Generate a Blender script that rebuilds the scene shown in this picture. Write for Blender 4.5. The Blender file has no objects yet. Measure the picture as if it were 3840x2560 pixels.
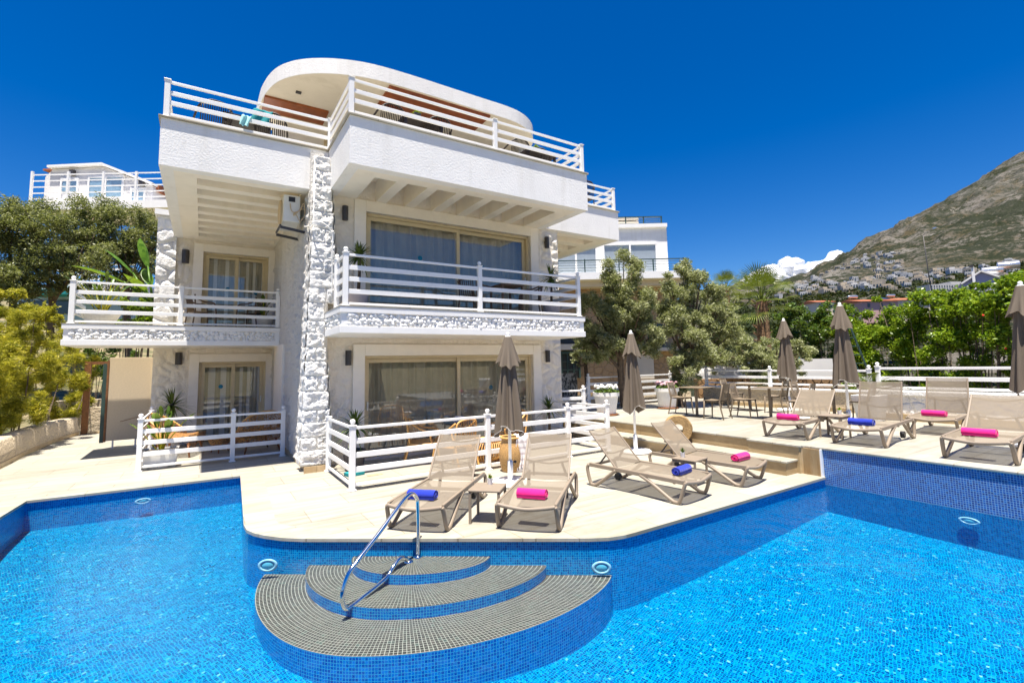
import bpy, bmesh, math, random
import numpy as np
from mathutils import Vector, Matrix, noise as mn
R = math.radians; PI = math.pi
random.seed(7); rng = np.random.default_rng(7)
SC = bpy.context.scene; COL = SC.collection
# ---------------------------------------------------------------- camera frame (used to place far things at a known distance)
F, YAW, PIT, ROL, CX, CY, PX = 1811.216, .57105127, .09487796, -.02049501, 1927.155, 1192.082, .6125
_f = np.array([math.sin(YAW)*math.cos(PIT), math.cos(YAW)*math.cos(PIT), math.sin(PIT)])
_r = np.array([math.cos(YAW), -math.sin(YAW), 0.]); _u = np.cross(_r, _f)
_c, _s = math.cos(ROL), math.sin(ROL)
CAM = np.array([_c*_r+_s*_u, -_s*_r+_c*_u, _f]); EYE = np.array([0, 0, 1.9])
def ray(px, py): return np.array([(px/PX-CX)/F, -(py/PX-CY)/F, 1.]) @ CAM
def at(px, py, **k):
    (a, v), = k.items(); d = ray(px, py)
    if a == 'd': return EYE + d*v                 # d = distance along the view axis
    i = 'xyz'.index(a); return EYE + d*((v-EYE[i])/d[i])
# ---------------------------------------------------------------- object helpers
def tag(o, label=None, cat=None, group=None, kind=None):
    if label: o['label'] = label
    if cat: o['category'] = cat
    if group: o['group'] = group
    if kind: o['kind'] = kind
    return o
def empty(name, loc=(0, 0, 0), rz=0, parent=None):
    o = bpy.data.objects.new(name, None); COL.objects.link(o); o.location = loc; o.rotation_euler.z = rz
    o.empty_display_size = .2
    if parent: o.parent = parent
    return o
def thing(name, label, cat, loc=(0, 0, 0), rz=0, group=None): return tag(empty(name, loc, rz), label, cat, group)
def kids(o): return [c for c in o.children]
def dup(o, loc=None, rz=None, label=None, group=None, parent=None):
    c = o.copy(); COL.objects.link(c); c.parent = parent
    if loc is not None: c.location = loc
    if rz is not None: c.rotation_euler.z = rz
    if label: c['label'] = label
    if group: c['group'] = group
    for ch in list(o.children): dup(ch, parent=c)
    return c
class MB:
    """collects vertices and faces, then links them as ONE mesh object"""
    def __init__(s): s.v = []; s.f = []; s.uv = None
    def add(s, vs, fs):
        n = len(s.v); s.v += [tuple(map(float, p)) for p in vs]; s.f += [tuple(i+n for i in f) for f in fs]; return s
    def box(s, a, b):
        x0, y0, z0 = [min(p, q) for p, q in zip(a, b)]; x1, y1, z1 = [max(p, q) for p, q in zip(a, b)]
        return s.add([(x0,y0,z0),(x1,y0,z0),(x1,y1,z0),(x0,y1,z0),(x0,y0,z1),(x1,y0,z1),(x1,y1,z1),(x0,y1,z1)],
                     [(3,2,1,0),(4,5,6,7),(0,1,5,4),(1,2,6,5),(2,3,7,6),(3,0,4,7)])
    def bar(s, p, q, w, h, up=(0, 0, 1)):
        p, q = Vector(p), Vector(q); d = (q-p).normalized(); u = Vector(up)
        if abs(d.dot(u)) > .98: u = Vector((0, 1, 0))
        r = d.cross(u).normalized()*(w/2); u = r.cross(d).normalized()*(h/2)
        vs = [c+a*r+b*u for c in (p, q) for a, b in ((-1,-1),(1,-1),(1,1),(-1,1))]
        return s.add(vs, [(0,1,2,3),(7,6,5,4),(0,4,5,1),(1,5,6,2),(2,6,7,3),(3,7,4,0)])
    def tube(s, pts, r, n=8, cap=True):
        pts = [Vector(p) for p in pts]; m = len(pts); rr = r if hasattr(r, '__len__') else [r]*m
        u = None; vs = []
        for i, p in enumerate(pts):
            d = (pts[min(i+1, m-1)]-pts[max(i-1, 0)]).normalized()
            if u is None: u = d.orthogonal().normalized()
            u = (u-d*u.dot(d)).normalized(); w = d.cross(u)
            vs += [p+(u*math.cos(2*PI*k/n)+w*math.sin(2*PI*k/n))*rr[i] for k in range(n)]
        fs = [(i*n+k, i*n+(k+1) % n, (i+1)*n+(k+1) % n, (i+1)*n+k) for i in range(m-1) for k in range(n)]
        if cap: fs += [tuple(range(n))[::-1], tuple((m-1)*n+k for k in range(n))]
        return s.add(vs, fs)
    def lathe(s, prof, c=(0, 0, 0), n=20, cap=True, sx=1, sy=1):
        vs = [(c[0]+r*math.cos(2*PI*k/n)*sx, c[1]+r*math.sin(2*PI*k/n)*sy, c[2]+z) for r, z in prof for k in range(n)]
        m = len(prof); fs = [(i*n+k, i*n+(k+1) % n, (i+1)*n+(k+1) % n, (i+1)*n+k) for i in range(m-1) for k in range(n)]
        if cap: fs += [tuple(range(n))[::-1], tuple((m-1)*n+k for k in range(n))]
        return s.add(vs, fs)
    def ball(s, c, r, n=12, sz=1):
        m = max(4, n//2); return s.lathe([(max(1e-4, r*math.sin(PI*i/m)), -r*sz*math.cos(PI*i/m)) for i in range(m+1)], c, n)
    def prism(s, poly, z0, z1):
        n = len(poly); return s.add([(x, y, z0) for x, y in poly]+[(x, y, z1) for x, y in poly],
            [tuple(range(n))[::-1], tuple(range(n, 2*n))]+[(i, (i+1) % n, n+(i+1) % n, n+i) for i in range(n)])
    def grid(s, nu, nv, fn):
        vs = [fn(i/nu, j/nv) for j in range(nv+1) for i in range(nu+1)]; w = nu+1
        return s.add(vs, [(j*w+i, j*w+i+1, (j+1)*w+i+1, (j+1)*w+i) for j in range(nv) for i in range(nu)])
    def lump(s, c, rad, seed, amp=.25, n=7):
        """a deformed ellipsoid: one pebble / stone"""
        m = n-2; vs = []
        for i in range(m+1):
            for k in range(n):
                t = PI*i/m; a = 2*PI*k/n; d = Vector((math.sin(t)*math.cos(a), math.sin(t)*math.sin(a), math.cos(t)))
                q = 1+amp*mn.noise(d*1.3+Vector((seed*3.7, seed*1.3, 0)))*2
                vs.append((c[0]+d.x*rad[0]*q, c[1]+d.y*rad[1]*q, c[2]+d.z*rad[2]*q))
        return s.add(vs, [(i*n+k, (i+1)*n+k, (i+1)*n+(k+1) % n, i*n+(k+1) % n) for i in range(m) for k in range(n)])
    def build(s, name, mat, parent=None, smooth=False, world=False, bevel=0, sub=0):
        me = bpy.data.meshes.new(name)
        v = s.v
        if world and parent is not None:
            off = Vector((0, 0, 0)); p = parent
            while p: off += Vector(p.location); p = p.parent
            v = [(x-off.x, y-off.y, z-off.z) for x, y, z in v]
        me.from_pydata(v, [], s.f); me.update()
        if s.uv is not None:
            l = me.uv_layers.new(name='UVMap'); l.data.foreach_set('uv', np.array(s.uv, np.float32).ravel())
        for m in (mat if isinstance(mat, (list, tuple)) else [mat]): me.materials.append(m)
        o = bpy.data.objects.new(name, me); COL.objects.link(o)
        if parent: o.parent = parent
        if smooth: me.shade_smooth()
        if bevel:
            b = o.modifiers.new('bevel', 'BEVEL'); b.width = bevel; b.segments = 2; b.limit_method = 'ANGLE'
        if sub:
            b = o.modifiers.new('sub', 'SUBSURF'); b.levels = b.render_levels = sub
        return o
def npmesh(name, V, Fq, mat, parent=None, smooth=False, matidx=None, mats=None):
    """fast mesh from numpy arrays of quads"""
    me = bpy.data.meshes.new(name); n = len(Fq); k = Fq.shape[1]
    me.vertices.add(len(V)); me.vertices.foreach_set('co', V.astype(np.float32).ravel())
    me.loops.add(n*k); me.loops.foreach_set('vertex_index', Fq.astype(np.int32).ravel())
    me.polygons.add(n); me.polygons.foreach_set('loop_start', np.arange(0, n*k, k, dtype=np.int32))
    me.update(calc_edges=True); me.validate()
    for m in (mats or [mat]): me.materials.append(m)
    if matidx is not None: me.polygons.foreach_set('material_index', matidx.astype(np.int32))
    if smooth: me.shade_smooth()
    o = bpy.data.objects.new(name, me); COL.objects.link(o)
    if parent: o.parent = parent
    return o
# ---------------------------------------------------------------- materials
class NT:
    def __init__(s, name):
        s.m = bpy.data.materials.new(name); s.m.use_nodes = True; s.t = s.m.node_tree; s.t.nodes.clear()
        s.out = s.n('ShaderNodeOutputMaterial')
    def n(s, typ, **k):
        x = s.t.nodes.new(typ)
        for a, b in k.items(): setattr(x, a, b)
        return x
    def l(s, a, b): s.t.links.new(a, b)
    def val(s, sock, v):
        if isinstance(v, bpy.types.NodeSocket): s.l(v, sock)
        elif v is not None: sock.default_value = v
    def math(s, op, a, b=None, c=None):
        x = s.n('ShaderNodeMath', operation=op)
        for i, v in enumerate((a, b, c)):
            if v is not None: s.val(x.inputs[i], v)
        return x.outputs[0]
    def vmath(s, op, a, b=None):
        x = s.n('ShaderNodeVectorMath', operation=op); s.val(x.inputs[0], a)
        if b is not None:
            if op == 'SCALE': s.val(x.inputs[3], b)
            else: s.val(x.inputs[1], b)
        return x.outputs[0]
    def obj(s): return s.n('ShaderNodeTexCoord').outputs['Object']
    def pos(s): return s.n('ShaderNodeNewGeometry').outputs['Position']
    def noise(s, v, scale, detail=4, rough=.55, out='Fac'):
        x = s.n('ShaderNodeTexNoise'); s.val(x.inputs['Vector'], v); x.inputs['Scale'].default_value = scale
        x.inputs['Detail'].default_value = detail; x.inputs['Roughness'].default_value = rough; return x.outputs[out]
    def vor(s, v, scale, feature='F1', out='Distance', rand=1):
        x = s.n('ShaderNodeTexVoronoi', feature=feature); s.val(x.inputs['Vector'], v); x.inputs['Scale'].default_value = scale
        x.inputs['Randomness'].default_value = rand; return x.outputs[out]
    def ramp(s, f, stops, interp='LINEAR'):
        x = s.n('ShaderNodeValToRGB'); x.color_ramp.interpolation = interp; e = x.color_ramp.elements
        while len(e) < len(stops): e.new(.5)
        for q, (p, c) in zip(e, stops): q.position = p; q.color = (*c, 1) if len(c) == 3 else c
        s.val(x.inputs[0], f); return x.outputs[0]
    def mapr(s, v, a, b, c=0, d=1):
        x = s.n('ShaderNodeMapRange'); s.val(x.inputs[0], v)
        for i, q in enumerate((a, b, c, d)): x.inputs[i+1].default_value = q
        return x.outputs[0]
    def mix(s, f, a, b, mode='MIX'):
        x = s.n('ShaderNodeMix', data_type='RGBA', blend_type=mode); s.val(x.inputs[0], f)
        for i, v in ((6, a), (7, b)):
            s.val(x.inputs[i], v if isinstance(v, bpy.types.NodeSocket) else ((*v, 1) if len(v) == 3 else v))
        return x.outputs[2]
    def bump(s, h, strength=.3, dist=.02, normal=None):
        x = s.n('ShaderNodeBump'); x.inputs['Strength'].default_value = strength; x.inputs['Distance'].default_value = dist
        s.val(x.inputs['Height'], h)
        if normal is not None: s.l(normal, x.inputs['Normal'])
        return x.outputs[0]
    def pbsdf(s, col, rough=.5, metal=0, normal=None, **k):
        x = s.n('ShaderNodeBsdfPrincipled'); s.val(x.inputs['Base Color'], col if isinstance(col, bpy.types.NodeSocket) else (*col, 1))
        s.val(x.inputs['Roughness'], rough); x.inputs['Metallic'].default_value = metal
        if normal is not None: s.l(normal, x.inputs['Normal'])
        for a, b in k.items(): s.val(x.inputs[a.replace('_', ' ')], b)
        return x.outputs[0]
    def done(s, sh): s.l(sh, s.out.inputs[0]); return s.m
M = {}
def simple(name, col, rough=.5, metal=0, var=.12, scale=6, bump=0, bscale=60, bdist=.01, spec=.4, **k):
    t = NT(name); p = t.obj(); f = t.noise(p, scale, 5)
    c = t.mix(t.mapr(f, .3, .7), [x*(1-var) for x in col], [min(1, x*(1+var)) for x in col])
    nb = t.bump(t.noise(p, bscale, 4), bump, bdist) if bump else None
    M[name] = t.done(t.pbsdf(c, rough, metal, nb, Specular_IOR_Level=spec, **k)); return M[name]
simple('white_paint', (.85, .84, .825), .45, var=.03, scale=3, bump=.05, bscale=90)
simple('white_metal', (.85, .845, .835), .32, var=.03, scale=4)
simple('frame_beige', (.62, .52, .33), .38, var=.05)
simple('surround_white', (.85, .80, .72), .55, var=.03, bump=.08, bscale=80)  # cream cast is warm bounce light put into the white
simple('lamp_dark', (.055, .052, .055), .4, var=.1)
simple('taupe_resin', (.25, .20, .15), .48, var=.05)
simple('taupe_chair', (.19, .147, .10), .5, var=.06)
simple('dark_wicker', (.045, .035, .032), .5, var=.3, scale=40, bump=.5, bscale=120)
simple('brown_chair', (.16, .105, .065), .5, var=.1)
simple('rattan', (.66, .37, .12), .42, var=.18, scale=18)
simple('basket', (.46, .27, .10), .6, var=.45, scale=55, bump=.5, bscale=90)
simple('wood_leg', (.26, .10, .035), .45, var=.2, scale=15)
simple('chrome', (.8, .8, .8), .08, 1, var=.02)
simple('pot_white', (.78, .77, .75), .45, var=.04)
simple('pot_dark', (.10, .085, .085), .5, var=.15)
simple('pot_lilac', (.55, .50, .52), .5, var=.05)
simple('soil', (.06, .04, .025), .9, var=.4, scale=40)
simple('umbrella_cap', (.85, .85, .85), .35, var=.02)
simple('black_plastic', (.02, .02, .022), .4, var=.1)
simple('steel_green', (.035, .07, .06), .4, var=.1)
simple('brown_wood', (.20, .085, .03), .6, var=.3, scale=12, bump=.2, bscale=40)
simple('panel_beige', (.56, .46, .32), .55, var=.06, scale=30, bump=.12, bscale=150)
simple('trunk', (.13, .095, .065), .85, var=.4, scale=9, bump=.8, bscale=14, bdist=.04)
simple('palm_trunk', (.22, .13, .07), .9, var=.45, scale=8, bump=1, bscale=12, bdist=.06)
simple('ac_white', (.66, .66, .62), .45, var=.04)
simple('ac_beige', (.55, .42, .25), .5, var=.1)
simple('pale_blue', (.33, .50, .62), .5, var=.08)
simple('roof_tile', (.34, .115, .05), .7, var=.3, scale=1.5, bump=.4, bscale=9)
simple('house_white', (.74, .72, .70), .7, var=.07, scale=.6)
simple('house_cream', (.66, .58, .47), .7, var=.08, scale=.6)
simple('town_white', (.46, .45, .44), .7, var=.1, scale=.3); simple('town_cream', (.42, .36, .28), .7, var=.1, scale=.3)
simple('house_lilac', (.36, .36, .50), .7, var=.05)
simple('house_pink', (.50, .32, .30), .7, var=.08)
simple('dark_glass', (.03, .045, .06), .12, var=.2, spec=.8)
simple('solar_panel', (.03, .05, .10), .15, var=.2)
simple('tank_metal', (.6, .6, .62), .25, .8, var=.06)
simple('red_flower', (.7, .03, .02), .5)
simple('pink_petal', (.75, .45, .5), .5)
simple('white_petal', (.85, .83, .8), .5)
simple('teal_cloth', (.01, .24, .27), .85, var=.1, scale=30, bump=.3, bscale=200)
simple('aqua_cloth', (.35, .68, .68), .85, var=.08, scale=30, bump=.3, bscale=200)
simple('sticker_blue', (.0, .17, .30), .4)
simple('wood_panel', (.30, .085, .025), .4, var=.25, scale=5)
simple('sandstone', (.34, .22, .095), .85, var=.3, scale=9, bump=.7, bscale=30, bdist=.02)
simple('lamp_rim', (.24, .47, .60), .35, var=.03); simple('light_lens', (.10, .42, .55), .2, var=.03)
def towel(name, col):
    t = NT(name); p = t.obj(); w = t.noise(p, 260, 3); f = t.noise(p, 8, 3)
    c = t.mix(f, [x*.8 for x in col], col)
    M[name] = t.done(t.pbsdf(c, .95, 0, t.bump(t.math('ADD', w, t.math('MULTIPLY', f, 1.5)), .5, .01), Sheen_Weight=.25))
towel('towel_pink', (.80, .002, .20)); towel('towel_blue', (.004, .025, .40))
# rough white stucco
def stucco(name, col, sc=34, st=.55, dist=.02, pit_shade=.12):
    t = NT(name); p = t.obj(); a = t.noise(p, sc, 5, .6); b = t.noise(p, 2.2, 4); d = t.noise(p, sc*3.2, 3)
    c = t.mix(t.mapr(b, .35, .7), col, [x*.94 for x in col]); h = t.math('ADD', a, t.math('MULTIPLY', d, .35))
    dr = t.noise(t.vmath('MULTIPLY', p, (1.6, 1.6, .22)), 1.5, 5, .65); c = t.mix(t.mapr(dr, .52, .72, 0, .55), c, [x*q for x, q in zip(col, (.80, .79, .76))]); c = t.mix(t.mapr(d, .34, .24, 0, pit_shade), c, [x*.62 for x in col])  # last mix paints shade into the hollows, where flat light hides the bump
    M[name] = t.done(t.pbsdf(c, .75, 0, t.bump(h, st, dist), Specular_IOR_Level=.2))
stucco('stucco', (.87, .86, .845), 26, .4, .02); stucco('stone_warm_bounce', (.87, .81, .715), 22, .9, .035, .14); stucco('stucco_fine', (.91, .85, .745), 20, .3, .01); stucco('stucco_rake', (.84, .815, .775), 18, 1., .10, .55)  # recessed-wall stone and fine stucco: warm bounce off the deck mixed into the colour
stucco('garden_wall', (.60, .50, .36), 9, 1, .08, .5); stucco('stone_white', (.85, .84, .82), 22, .9, .035, .14); stucco('pebble_white', (.87, .86, .84), 30, .5, .02, .05)
def stonewall(name, col, sc, st=.8, joint=.9, dist=.05, edge=.09):
    t = NT(name); p = t.obj(); w = t.vmath('ADD', p, t.vmath('SCALE', t.noise(p, 2.4, 3, out='Color'), .28))
    e = t.vor(w, sc, 'DISTANCE_TO_EDGE'); m = t.mapr(e, 0, edge); g = t.noise(p, 22, 5)
    cc = t.vor(w, sc, out='Color'); c = t.mix(t.mapr(g, .3, .75), col, [x*.86 for x in col]);
    bw = t.n('ShaderNodeRGBToBW'); t.l(cc, bw.inputs[0]); c = t.mix(t.mapr(bw.outputs[0], .1, .9, 0, .12), c, [x*.8 for x in col])
    c = t.mix(t.math('MULTIPLY', t.math('SUBTRACT', 1, m), t.mapr(t.noise(p, 1.7, 3), .35, .65)), c, [x*joint for x in col])
    M[name] = t.done(t.pbsdf(c, .8, 0, t.bump(t.math('ADD', m, t.math('MULTIPLY', g, .35)), st, dist), Specular_IOR_Level=.2))
stonewall('wall_stone', (.86, .835, .80), 3.4, .8, .97, .035, .16)
stonewall('wall_stone_bold', (.85, .835, .81), 3.2, .8, .97, .06, .14)
stonewall('stone_tan', (.50, .335, .19), 2.6, .8, .8, .05); stonewall('stone_brown', (.30, .18, .09), 3.0, 1, .45, .1)
# travertine slabs
def travertine(name, col, col2, streak=(.9, 9, 1), tile=(.6, 1.2)):
    t = NT(name); p = t.pos(); q = t.vmath('MULTIPLY', p, streak)
    a = t.noise(q, 1.1, 6, .6); b = t.noise(p, .35, 3); d = t.noise(q, 6, 4, .6)
    k = t.n('ShaderNodeTexBrick'); k.offset = .5; t.l(p, k.inputs['Vector'])
    for i, v in (('Scale', 1), ('Mortar Size', .006), ('Brick Width', tile[1]), ('Row Height', tile[0]), ('Mortar Smooth', .1), ('Bias', 0)): k.inputs[i].default_value = v
    k.inputs['Color1'].default_value = (.86, .86, .85, 1); k.inputs['Color2'].default_value = (1, 1, 1, 1); k.inputs['Mortar'].default_value = (.60, .57, .51, 1)
    c = t.mix(t.mapr(a, .38, .68), col, col2); c = t.mix(t.mapr(d, .56, .72, 0, .5), c, [x*.80 for x in col2]); c = t.mix(t.mapr(b, .35, .65, 0, .6), c, [min(1, x*1.03) for x in col])
    s = t.noise(p, .9, 7, .68); c = t.mix(t.mapr(s, .55, .72, 0, .55), c, [x*.72 for x in col2]); s2 = t.noise(p, 14, 3, .6); c = t.mix(t.mapr(s2, .66, .78, 0, .35), c, [x*.6 for x in col2])
    c = t.mix(1, c, k.outputs['Color'], 'MULTIPLY')
    M[name] = t.done(t.pbsdf(c, t.mapr(a, .2, .8, .35, .6), 0, t.bump(d, .06, .004), Specular_IOR_Level=.3))
travertine('travertine', (.405, .388, .335), (.295, .262, .20)); travertine('travertine_riser', (.50, .375, .21), (.36, .25, .13), (3, 3, 9), (4, 9))
travertine('travertine_coping', (.43, .405, .34), (.32, .285, .21), (1, 5, 1), (.5, 1.0)); travertine('marble_tan', (.60, .47, .30), (.45, .28, .12), (3, 6, 1.2), (.24, .28))
# ------------------------------------------------ pool mosaic (UV in metres)
def mosaic(name, cols, grout, size, warp=0, joint=.085, rough=.2, wscale=9, lift=0):
    t = NT(name); uv = t.n('ShaderNodeTexCoord').outputs['UV']
    if warp:
        p = t.pos(); n1 = t.noise(p, wscale, 2, .5, 'Color'); n2 = t.noise(p, wscale*2.7, 1, .5, 'Color')
        o = t.vmath('ADD', t.vmath('SUBTRACT', n1, (.5, .5, .5)), t.vmath('SCALE', t.vmath('SUBTRACT', n2, (.5, .5, .5)), .45))
        uv = t.vmath('ADD', uv, t.vmath('SCALE', o, t.math('MULTIPLY', warp, t.mapr(t.noise(p, .55, 3), .35, .65, .35, 1.5))))
    q = t.vmath('SCALE', uv, 1/size); fl = t.vmath('FLOOR', q); fr = t.vmath('SUBTRACT', t.vmath('FRACTION', q), (.5, .5, .5))
    sx = t.n('ShaderNodeSeparateXYZ'); t.l(t.vmath('ABSOLUTE', fr), sx.inputs[0])
    g = t.mapr(t.math('MAXIMUM', sx.outputs[0], sx.outputs[1]), .5-joint-.03, .5-joint+.03)
    wn = t.n('ShaderNodeTexWhiteNoise', noise_dimensions='2D'); t.l(fl, wn.inputs['Vector'])
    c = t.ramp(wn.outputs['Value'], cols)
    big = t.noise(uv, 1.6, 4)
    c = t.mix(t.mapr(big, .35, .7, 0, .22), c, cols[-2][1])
    if warp: c = t.mix(t.mapr(t.noise(p, 2.3, 4, .6), .42, .7, 0, .5), c, cols[1][1])  # floor only: patchy brightness of caustics put into the tile colour
    c = t.mix(g, c, grout)
    M[name] = t.done(t.pbsdf(c, rough, 0, t.bump(t.math('SUBTRACT', 1, g), .15, .002), Specular_IOR_Level=.35))
mosaic('mosaic_wall', [(0, (.0, .065, .30)), (.45, (.0, .14, .45)), (1, (.0, .22, .58))], (.02, .38, .58), .025)
mosaic('mosaic_dry', [(0, (.0, .03, .22)), (.5, (.0, .09, .42)), (1, (.005, .18, .58))], (.42, .58, .72), .028, joint=.10)
mosaic('mosaic_floor', [(0, (.0, .008, .13)), (.3, (.0, .038, .21)), (.65, (.0, .09, .29)), (.88, (.0, .155, .35)), (.975, (.005, .21, .38)), (1, (.16, .36, .44))], (.0, .26, .37), .026, .065, .085, wscale=7.5)  # palest stop: near-white tiles painted as glints of the rippled water
mosaic('mosaic_tread', [(0, (.004, .005, .005)), (.6, (.018, .015, .013)), (.9, (.05, .042, .035)), (1, (.03, .06, .05))], (.33, .325, .28), .036, joint=.075, rough=.5)
mosaic('mosaic_riser', [(0, (.0, .055, .34)), (.5, (.0, .12, .46)), (1, (.0, .19, .60))], (.04, .38, .58), .026)
def schlick(t, f0, normal=None):
    lw = t.n('ShaderNodeLayerWeight'); lw.inputs[0].default_value = .5
    if normal is not None: t.l(normal, lw.inputs['Normal'])
    return t.math('ADD', f0, t.math('MULTIPLY', t.math('POWER', lw.outputs['Facing'], 5), 1-f0))
def water():
    t = NT('pool_water'); p = t.pos(); h = t.math('ADD', t.noise(p, 5.5, 3, .5), t.math('MULTIPLY', t.noise(p, 1.3, 2), 1.5))
    nb = t.bump(h, .5, .04); fr = t.math('MULTIPLY', schlick(t, .02, nb), .5)
    tr = t.n('ShaderNodeBsdfTransparent'); tr.inputs[0].default_value = (.93, .985, 1, 1)
    gl = t.n('ShaderNodeBsdfGlossy'); gl.inputs['Roughness'].default_value = .03; t.l(nb, gl.inputs['Normal'])
    mx = t.n('ShaderNodeMixShader'); t.l(fr, mx.inputs[0]); t.l(tr.outputs[0], mx.inputs[1]); t.l(gl.outputs[0], mx.inputs[2]); M['water'] = t.done(mx.outputs[0])
water()
def glass(name, tint, boost):
    t = NT(name); f = t.math('MINIMUM', t.math('MULTIPLY', schlick(t, .05), boost), 1)
    tr = t.n('ShaderNodeBsdfTransparent'); tr.inputs[0].default_value = (*tint, 1); gl = t.n('ShaderNodeBsdfGlossy'); gl.inputs['Roughness'].default_value = .01
    mx = t.n('ShaderNodeMixShader'); t.l(f, mx.inputs[0]); t.l(tr.outputs[0], mx.inputs[1]); t.l(gl.outputs[0], mx.inputs[2]); M[name] = t.done(mx.outputs[0])
glass('window_glass', (.88, .90, .88), 3.0); glass('far_glass', (.9, .92, .95), 1.0)
def cloth(name, col, alpha=1, var=.12, sc=5, weave=500):
    t = NT(name); p = t.obj(); f = t.noise(p, sc, 4); c = t.mix(f, [x*(1-var) for x in col], [x*(1+var) for x in col])
    d = t.n('ShaderNodeBsdfDiffuse'); t.l(c, d.inputs[0]); tl = t.n('ShaderNodeBsdfTranslucent'); t.l(c, tl.inputs[0])
    mx = t.n('ShaderNodeMixShader'); mx.inputs[0].default_value = .22; t.l(d.outputs[0], mx.inputs[1]); t.l(tl.outputs[0], mx.inputs[2]); o = mx.outputs[0]
    if alpha < 1:
        tr = t.n('ShaderNodeBsdfTransparent'); m2 = t.n('ShaderNodeMixShader'); m2.inputs[0].default_value = alpha
        t.l(tr.outputs[0], m2.inputs[1]); t.l(o, m2.inputs[2]); o = m2.outputs[0]
    M[name] = t.done(o)
cloth('sling', (.275, .232, .18), .77, .04); cloth('umbrella_fabric', (.20, .165, .13), 1, .10); cloth('curtain', (.50, .47, .38), 1, .1)
cloth('curtain_light', (.6, .65, .66), 1, .1); cloth('throw_cloth', (.80, .76, .75), 1, .05)
# leaves: the colour varies from leaf to leaf
def leaf(name, cols, trans=.3, rough=.45, spec=.35, sc=3.5):
    t = NT(name); p = t.obj(); wn = t.n('ShaderNodeTexWhiteNoise', noise_dimensions='3D'); t.l(t.vmath('SNAP', p, (.11, .11, .11)), wn.inputs['Vector'])
    f = t.math('ADD', t.math('MULTIPLY', wn.outputs['Value'], .65), t.math('MULTIPLY', t.noise(p, sc, 2), .35)); c = t.ramp(f, cols)
    a = t.pbsdf(c, rough, 0, Specular_IOR_Level=spec); tl = t.n('ShaderNodeBsdfTranslucent'); t.l(t.mix(.5, c, (.25, .3, .02)), tl.inputs[0])
    mx = t.n('ShaderNodeMixShader'); mx.inputs[0].default_value = trans; t.l(a, mx.inputs[1]); t.l(tl.outputs[0], mx.inputs[2]); M[name] = t.done(mx.outputs[0])
leaf('leaf_olive', [(.1, (.12, .135, .05)), (.45, (.27, .295, .125)), (.75, (.46, .475, .27)), (1, (.66, .66, .48))], .38)
leaf('leaf_dark', [(.1, (.065, .082, .024)), (.5, (.19, .21, .075)), (.8, (.36, .37, .16)), (1, (.60, .59, .40))], .35)
leaf('leaf_hedge', [(.1, (.06, .13, .004)), (.5, (.17, .29, .01)), (.8, (.33, .44, .025)), (1, (.58, .62, .14))], .42, .36, .45)
leaf('leaf_bamboo', [(.1, (.13, .14, .012)), (.5, (.40, .37, .025)), (.8, (.62, .54, .05)), (1, (.80, .68, .16))], .42)
leaf('leaf_green', [(.1, (.03, .065, .008)), (.6, (.085, .16, .02)), (1, (.22, .30, .07))], .3, .35)
leaf('leaf_far', [(.1, (.012, .02, .006)), (.6, (.03, .042, .014)), (1, (.06, .07, .03))], .1, .6, .1)
leaf('leaf_banana', [(.1, (.05, .13, .01)), (.6, (.12, .25, .02)), (1, (.2, .33, .05))], .4, .35)
leaf('leaf_palm', [(.1, (.035, .06, .008)), (.5, (.10, .15, .015)), (.85, (.24, .27, .04)), (1, (.45, .42, .10))], .25, .4)
leaf('leaf_yucca', [(.1, (.035, .065, .012)), (.6, (.10, .16, .03)), (1, (.24, .29, .08))], .25, .35)
# ================================================================ camera, sky, sun
cd = bpy.data.cameras.new('camera'); co = bpy.data.objects.new('camera', cd); COL.objects.link(co); SC.camera = co
cd.sensor_fit = 'HORIZONTAL'; cd.sensor_width = 36; cd.lens = 36*F/3840
cd.shift_x = -(CX-1920)/3840; cd.shift_y = (CY-1280)/3840; cd.clip_start = .05; cd.clip_end = 60000
co.matrix_world = Matrix(((CAM[0][0], CAM[1][0], -CAM[2][0], 0), (CAM[0][1], CAM[1][1], -CAM[2][1], 0), (CAM[0][2], CAM[1][2], -CAM[2][2], 1.9), (0, 0, 0, 1)))
SUN = Vector((.145, .17, -1)).normalized()          # direction the light travels
ELEV = math.asin(-SUN.z)
w = bpy.data.worlds.new('World'); SC.world = w; w.use_nodes = True; wt = w.node_tree; wt.nodes.clear()
sk = wt.nodes.new('ShaderNodeTexSky'); sk.sky_type = 'NISHITA'; sk.sun_disc = False; sk.sun_elevation = ELEV
sk.sun_rotation = math.atan2(-SUN.x, -SUN.y); sk.altitude = 300; sk.air_density = 1.0; sk.dust_density = .35; sk.ozone_density = 5
hs = wt.nodes.new('ShaderNodeHueSaturation'); hs.inputs['Saturation'].default_value = 1.42; hs.inputs['Hue'].default_value = .512; hs.inputs['Value'].default_value = 1.08
bg = wt.nodes.new('ShaderNodeBackground'); bg.inputs[1].default_value = .050; wo = wt.nodes.new('ShaderNodeOutputWorld')
wt.links.new(sk.outputs[0], hs.inputs['Color']); wt.links.new(hs.outputs[0], bg.inputs[0]); wt.links.new(bg.outputs[0], wo.inputs[0])
sl = bpy.data.lights.new('sun', 'SUN'); sl.energy = 4.6; sl.angle = R(.53); sl.color = (1, .93, .82)
so = bpy.data.objects.new('sun', sl); COL.objects.link(so); so.rotation_euler = SUN.to_track_quat('-Z', 'Y').to_euler(); so.location = (-20, -25, 80)
vs = SC.view_settings; vs.view_transform = 'Standard'; vs.look = 'None'; vs.gamma = 1; vs.exposure = 1.36
SC.cycles.use_denoising = True; SC.cycles.max_bounces = 14; SC.cycles.transparent_max_bounces = 24; SC.cycles.diffuse_bounces = 8
SC.cycles.caustics_reflective = False; SC.cycles.caustics_refractive = False; SC.cycles.sample_clamp_indirect = 8
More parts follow.
